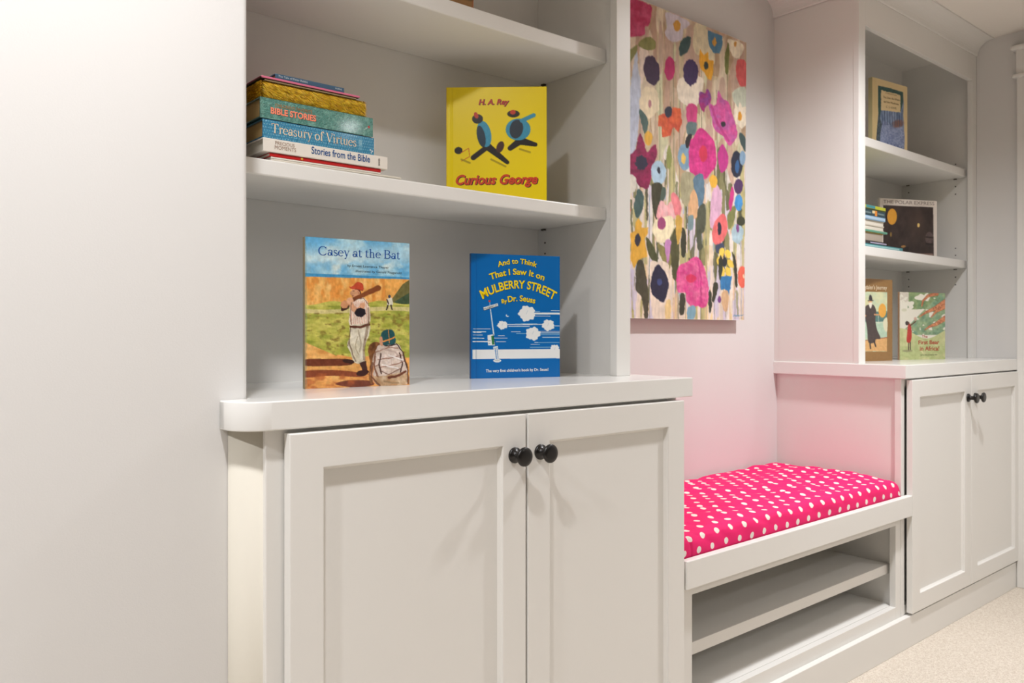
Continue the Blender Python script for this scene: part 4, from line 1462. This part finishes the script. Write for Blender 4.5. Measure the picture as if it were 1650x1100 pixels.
P5([(510, 830), (560, 860), (605, 920), (615, 1010), (610, 1070), (580, 1110), (540, 1150), (450, 1110), (445, 940), (470, 890)], (220, 62, 142), var=18, vs_=(.12, .12), mixcol=(196, 44, 124))
E5(533, 990, 26, 52, (206, 50, 80))
P5([(655, 925), (690, 1000), (680, 1080), (640, 1100), (625, 990)], (190, 54, 136), **vv)
P5([(735, 660), (752, 690), (765, 655), (780, 690), (805, 680), (805, 800), (775, 825), (740, 790), (725, 740)], (242, 230, 206), False, **vv)
E5(765, 745, 13, 28, (228, 160, 50))
P5([(762, 850), (800, 880), (802, 970), (770, 920)], (64, 84, 84))
E5(745, 1050, 36, 84, (32, 38, 58)); E5(748, 1065, 13, 42, (50, 96, 146)); E5(782, 1010, 20, 46, (128, 158, 184))
# middle
P5([(135, 875), (165, 940), (180, 990), (230, 940), (243, 1000), (225, 1060), (200, 1180), (185, 1220), (140, 1210), (100, 1160), (50, 1130), (50, 1040), (110, 980), (120, 930)], (158, 26, 86), var=18, vs_=(.12, .12), mixcol=(122, 14, 66))
E5(145, 1060, 38, 46, (40, 36, 62), rag=.1)
E5(253, 1118, 47, 76, (170, 198, 216), **vv); E5(254, 1104, 9, 22, (36, 38, 52))
P6([(130, 160), (160, 200), (155, 280), (125, 345), (100, 290), (110, 210)], (68, 94, 90), **vv)
P6([(215, 130), (275, 130), (265, 230), (240, 350), (215, 260)], (62, 60, 38), **vv)
P6([(275, 150), (300, 160), (285, 230), (262, 240)], (78, 96, 84))
E6(64, 285, 14, 60, (228, 98, 74)); E6(80, 130, 38, 60, (218, 214, 200), **vv)
P6([(330, 190), (365, 190), (398, 270), (380, 330), (345, 300)], (226, 130, 136), **vv)
P6([(250, 270), (275, 228), (305, 260), (332, 236), (352, 300), (350, 345), (245, 345)], (232, 152, 156), var=16, vs_=(.2, .05), mixcol=(238, 190, 190))
P6([(400, 60), (480, 70), (500, 200), (470, 260), (400, 240)], (166, 160, 128), **vv)
P6([(470, 90), (530, 60), (540, 180), (520, 280), (490, 220)], (92, 122, 142), **vv)
P6([(240, 350), (330, 325), (350, 380), (330, 450), (290, 490), (245, 490), (235, 455), (215, 430), (220, 385)], (242, 230, 192), **vv)
E6(272, 372, 26, 38, (156, 70, 116))
P6([(110, 370), (130, 345), (150, 370), (150, 405), (190, 400), (185, 440), (165, 470), (185, 580), (160, 590), (130, 600), (105, 655), (80, 590), (85, 490), (70, 440), (105, 425)], (222, 170, 58), False, **vv)
E6(125, 478, 18, 40, (40, 40, 56))
P6([(178, 460), (230, 530), (250, 600), (245, 640), (190, 560)], (76, 80, 46), **vv)
P6([(355, 400), (385, 410), (375, 690), (350, 720), (335, 640), (330, 500)], (78, 78, 46), **vv)
P6([(250, 500), (330, 560), (320, 660), (275, 600)], (136, 130, 76), **vv)
P6([(120, 620), (160, 620), (190, 800), (190, 960), (170, 960), (150, 830), (115, 780)], (72, 68, 50), **vv)
P6([(200, 640), (250, 610), (320, 640), (330, 900), (300, 955), (220, 950)], (232, 216, 196), **vv)
P6([(300, 860), (330, 850), (330, 958), (296, 958)], (230, 202, 142), **vv)
P6([(250, 630), (290, 670), (318, 740), (295, 850), (260, 852), (215, 810), (205, 740), (220, 670)], (34, 32, 60), var=6, vs_=(.2, .2))
E6(262, 735, 16, 22, (58, 70, 120))
P6([(290, 490), (330, 480), (325, 560), (312, 620)], (190, 132, 182), **vv)
P6([(360, 330), (400, 340), (392, 450), (372, 500)], (204, 164, 76), **vv)
P6([(400, 400), (425, 440), (420, 570), (395, 560)], (54, 56, 40))
P6([(500, 280), (545, 250), (545, 400), (520, 440), (530, 520), (500, 530), (492, 420)], (78, 82, 66), **vv)
P6([(470, 155), (500, 220), (490, 330), (440, 320), (445, 230)], (214, 170, 126), **vv)
P6([(440, 330), (470, 320), (470, 400), (440, 410)], (122, 146, 150))
P6([(590, 180), (620, 120), (650, 200), (640, 320), (585, 400), (575, 330)], (220, 176, 202), **vv)
P6([(375, 650), (430, 610), (490, 575), (530, 620), (550, 680), (568, 760), (560, 870), (520, 890), (500, 880), (470, 890), (430, 850), (420, 800), (370, 790)], (210, 66, 136), var=20, vs_=(.12, .12), mixcol=(224, 106, 154))
E6(457, 710, 32, 26, (218, 50, 96)); A.line(PX6([(500, 600), (520, 700), (520, 860)]), 2.5, (176, 40, 116), a=.6)
P6([(590, 420), (610, 350), (650, 305), (680, 330), (680, 430), (640, 490), (600, 490)], (226, 110, 110), **vv)
E6(636, 397, 13, 40, (40, 40, 58))
P6([(610, 500), (660, 490), (660, 550), (620, 550)], (62, 72, 96)); P6([(690, 300), (735, 250), (730, 345), (690, 400)], (124, 128, 74), **vv)
for (x, y, rx, ry, rt) in ((650, 545, 17, 30, 10), (690, 553, 18, 28, -20), (637, 595, 18, 30, 8), (706, 615, 17, 28, -30), (653, 665, 16, 34, 0), (690, 665, 18, 30, -15)):
    E6(x, y, rx, ry, (234, 202, 84), rot=rt, var=8, vs_=(.2, .2))
E6(670, 605, 16, 30, (38, 44, 48))
P6([(640, 695), (715, 690), (705, 760), (693, 818), (670, 770), (645, 782)], (50, 120, 174), False, **vv)
E6(598, 100, 25, 42, (236, 182, 64)); E6(757, 130, 28, 48, (78, 50, 94)); P6([(715, 130), (730, 180), (705, 285), (695, 240)], (200, 56, 130)); E6(757, 232, 25, 52, (66, 144, 204), **vv)
E6(750, 425, 38, 62, (170, 196, 206), rag=.06, **vv); E6(752, 390, 9, 26, (134, 76, 138)); E6(772, 345, 28, 30, (58, 62, 44))
E6(780, 695, 28, 68, (230, 104, 84)); E6(790, 690, 5, 14, (236, 206, 170))
P6([(715, 540), (740, 600), (750, 745), (735, 745), (725, 620)], (54, 54, 38)); P6([(600, 740), (628, 750), (604, 850), (590, 840)], (52, 54, 38)); E6(577, 850, 11, 72, (54, 58, 44)); E6(637, 838, 12, 22, (120, 64, 134)); P6([(640, 560), (660, 620), (640, 720), (628, 640)], (50, 54, 40))
P6([(390, 810), (420, 820), (412, 930), (385, 920)], (60, 60, 44)); P6([(440, 890), (485, 885), (476, 962), (436, 962)], (124, 164, 180)); P6([(650, 800), (690, 790), (690, 900), (660, 900)], (206, 170, 130), **vv)
A.line(PX6([(722, 944), (732, 932), (740, 944), (750, 936), (760, 942), (784, 932)]), .8, (70, 130, 170)); A.line(PX6([(726, 936), (780, 938)]), .7, (110, 150, 180))
A.brush(.5, .07, .08, 3)
A.brush(.12, .12, .06, 13)
pw, ph, pd = 2.428 - 1.7455, 2.0257 - 1.0690, .030
pt = thing('painting', 'tall canvas painting of bright flowers on the niche wall above the bench', 'painting', (1.7455, 1.6210, 1.0690))
pt.rotation_euler = (math.radians(.5), 0, 0)
art_plate('canvas', pw, ph, -.006, .016, A, (206, 190, 170), M_CANVAS, pt)
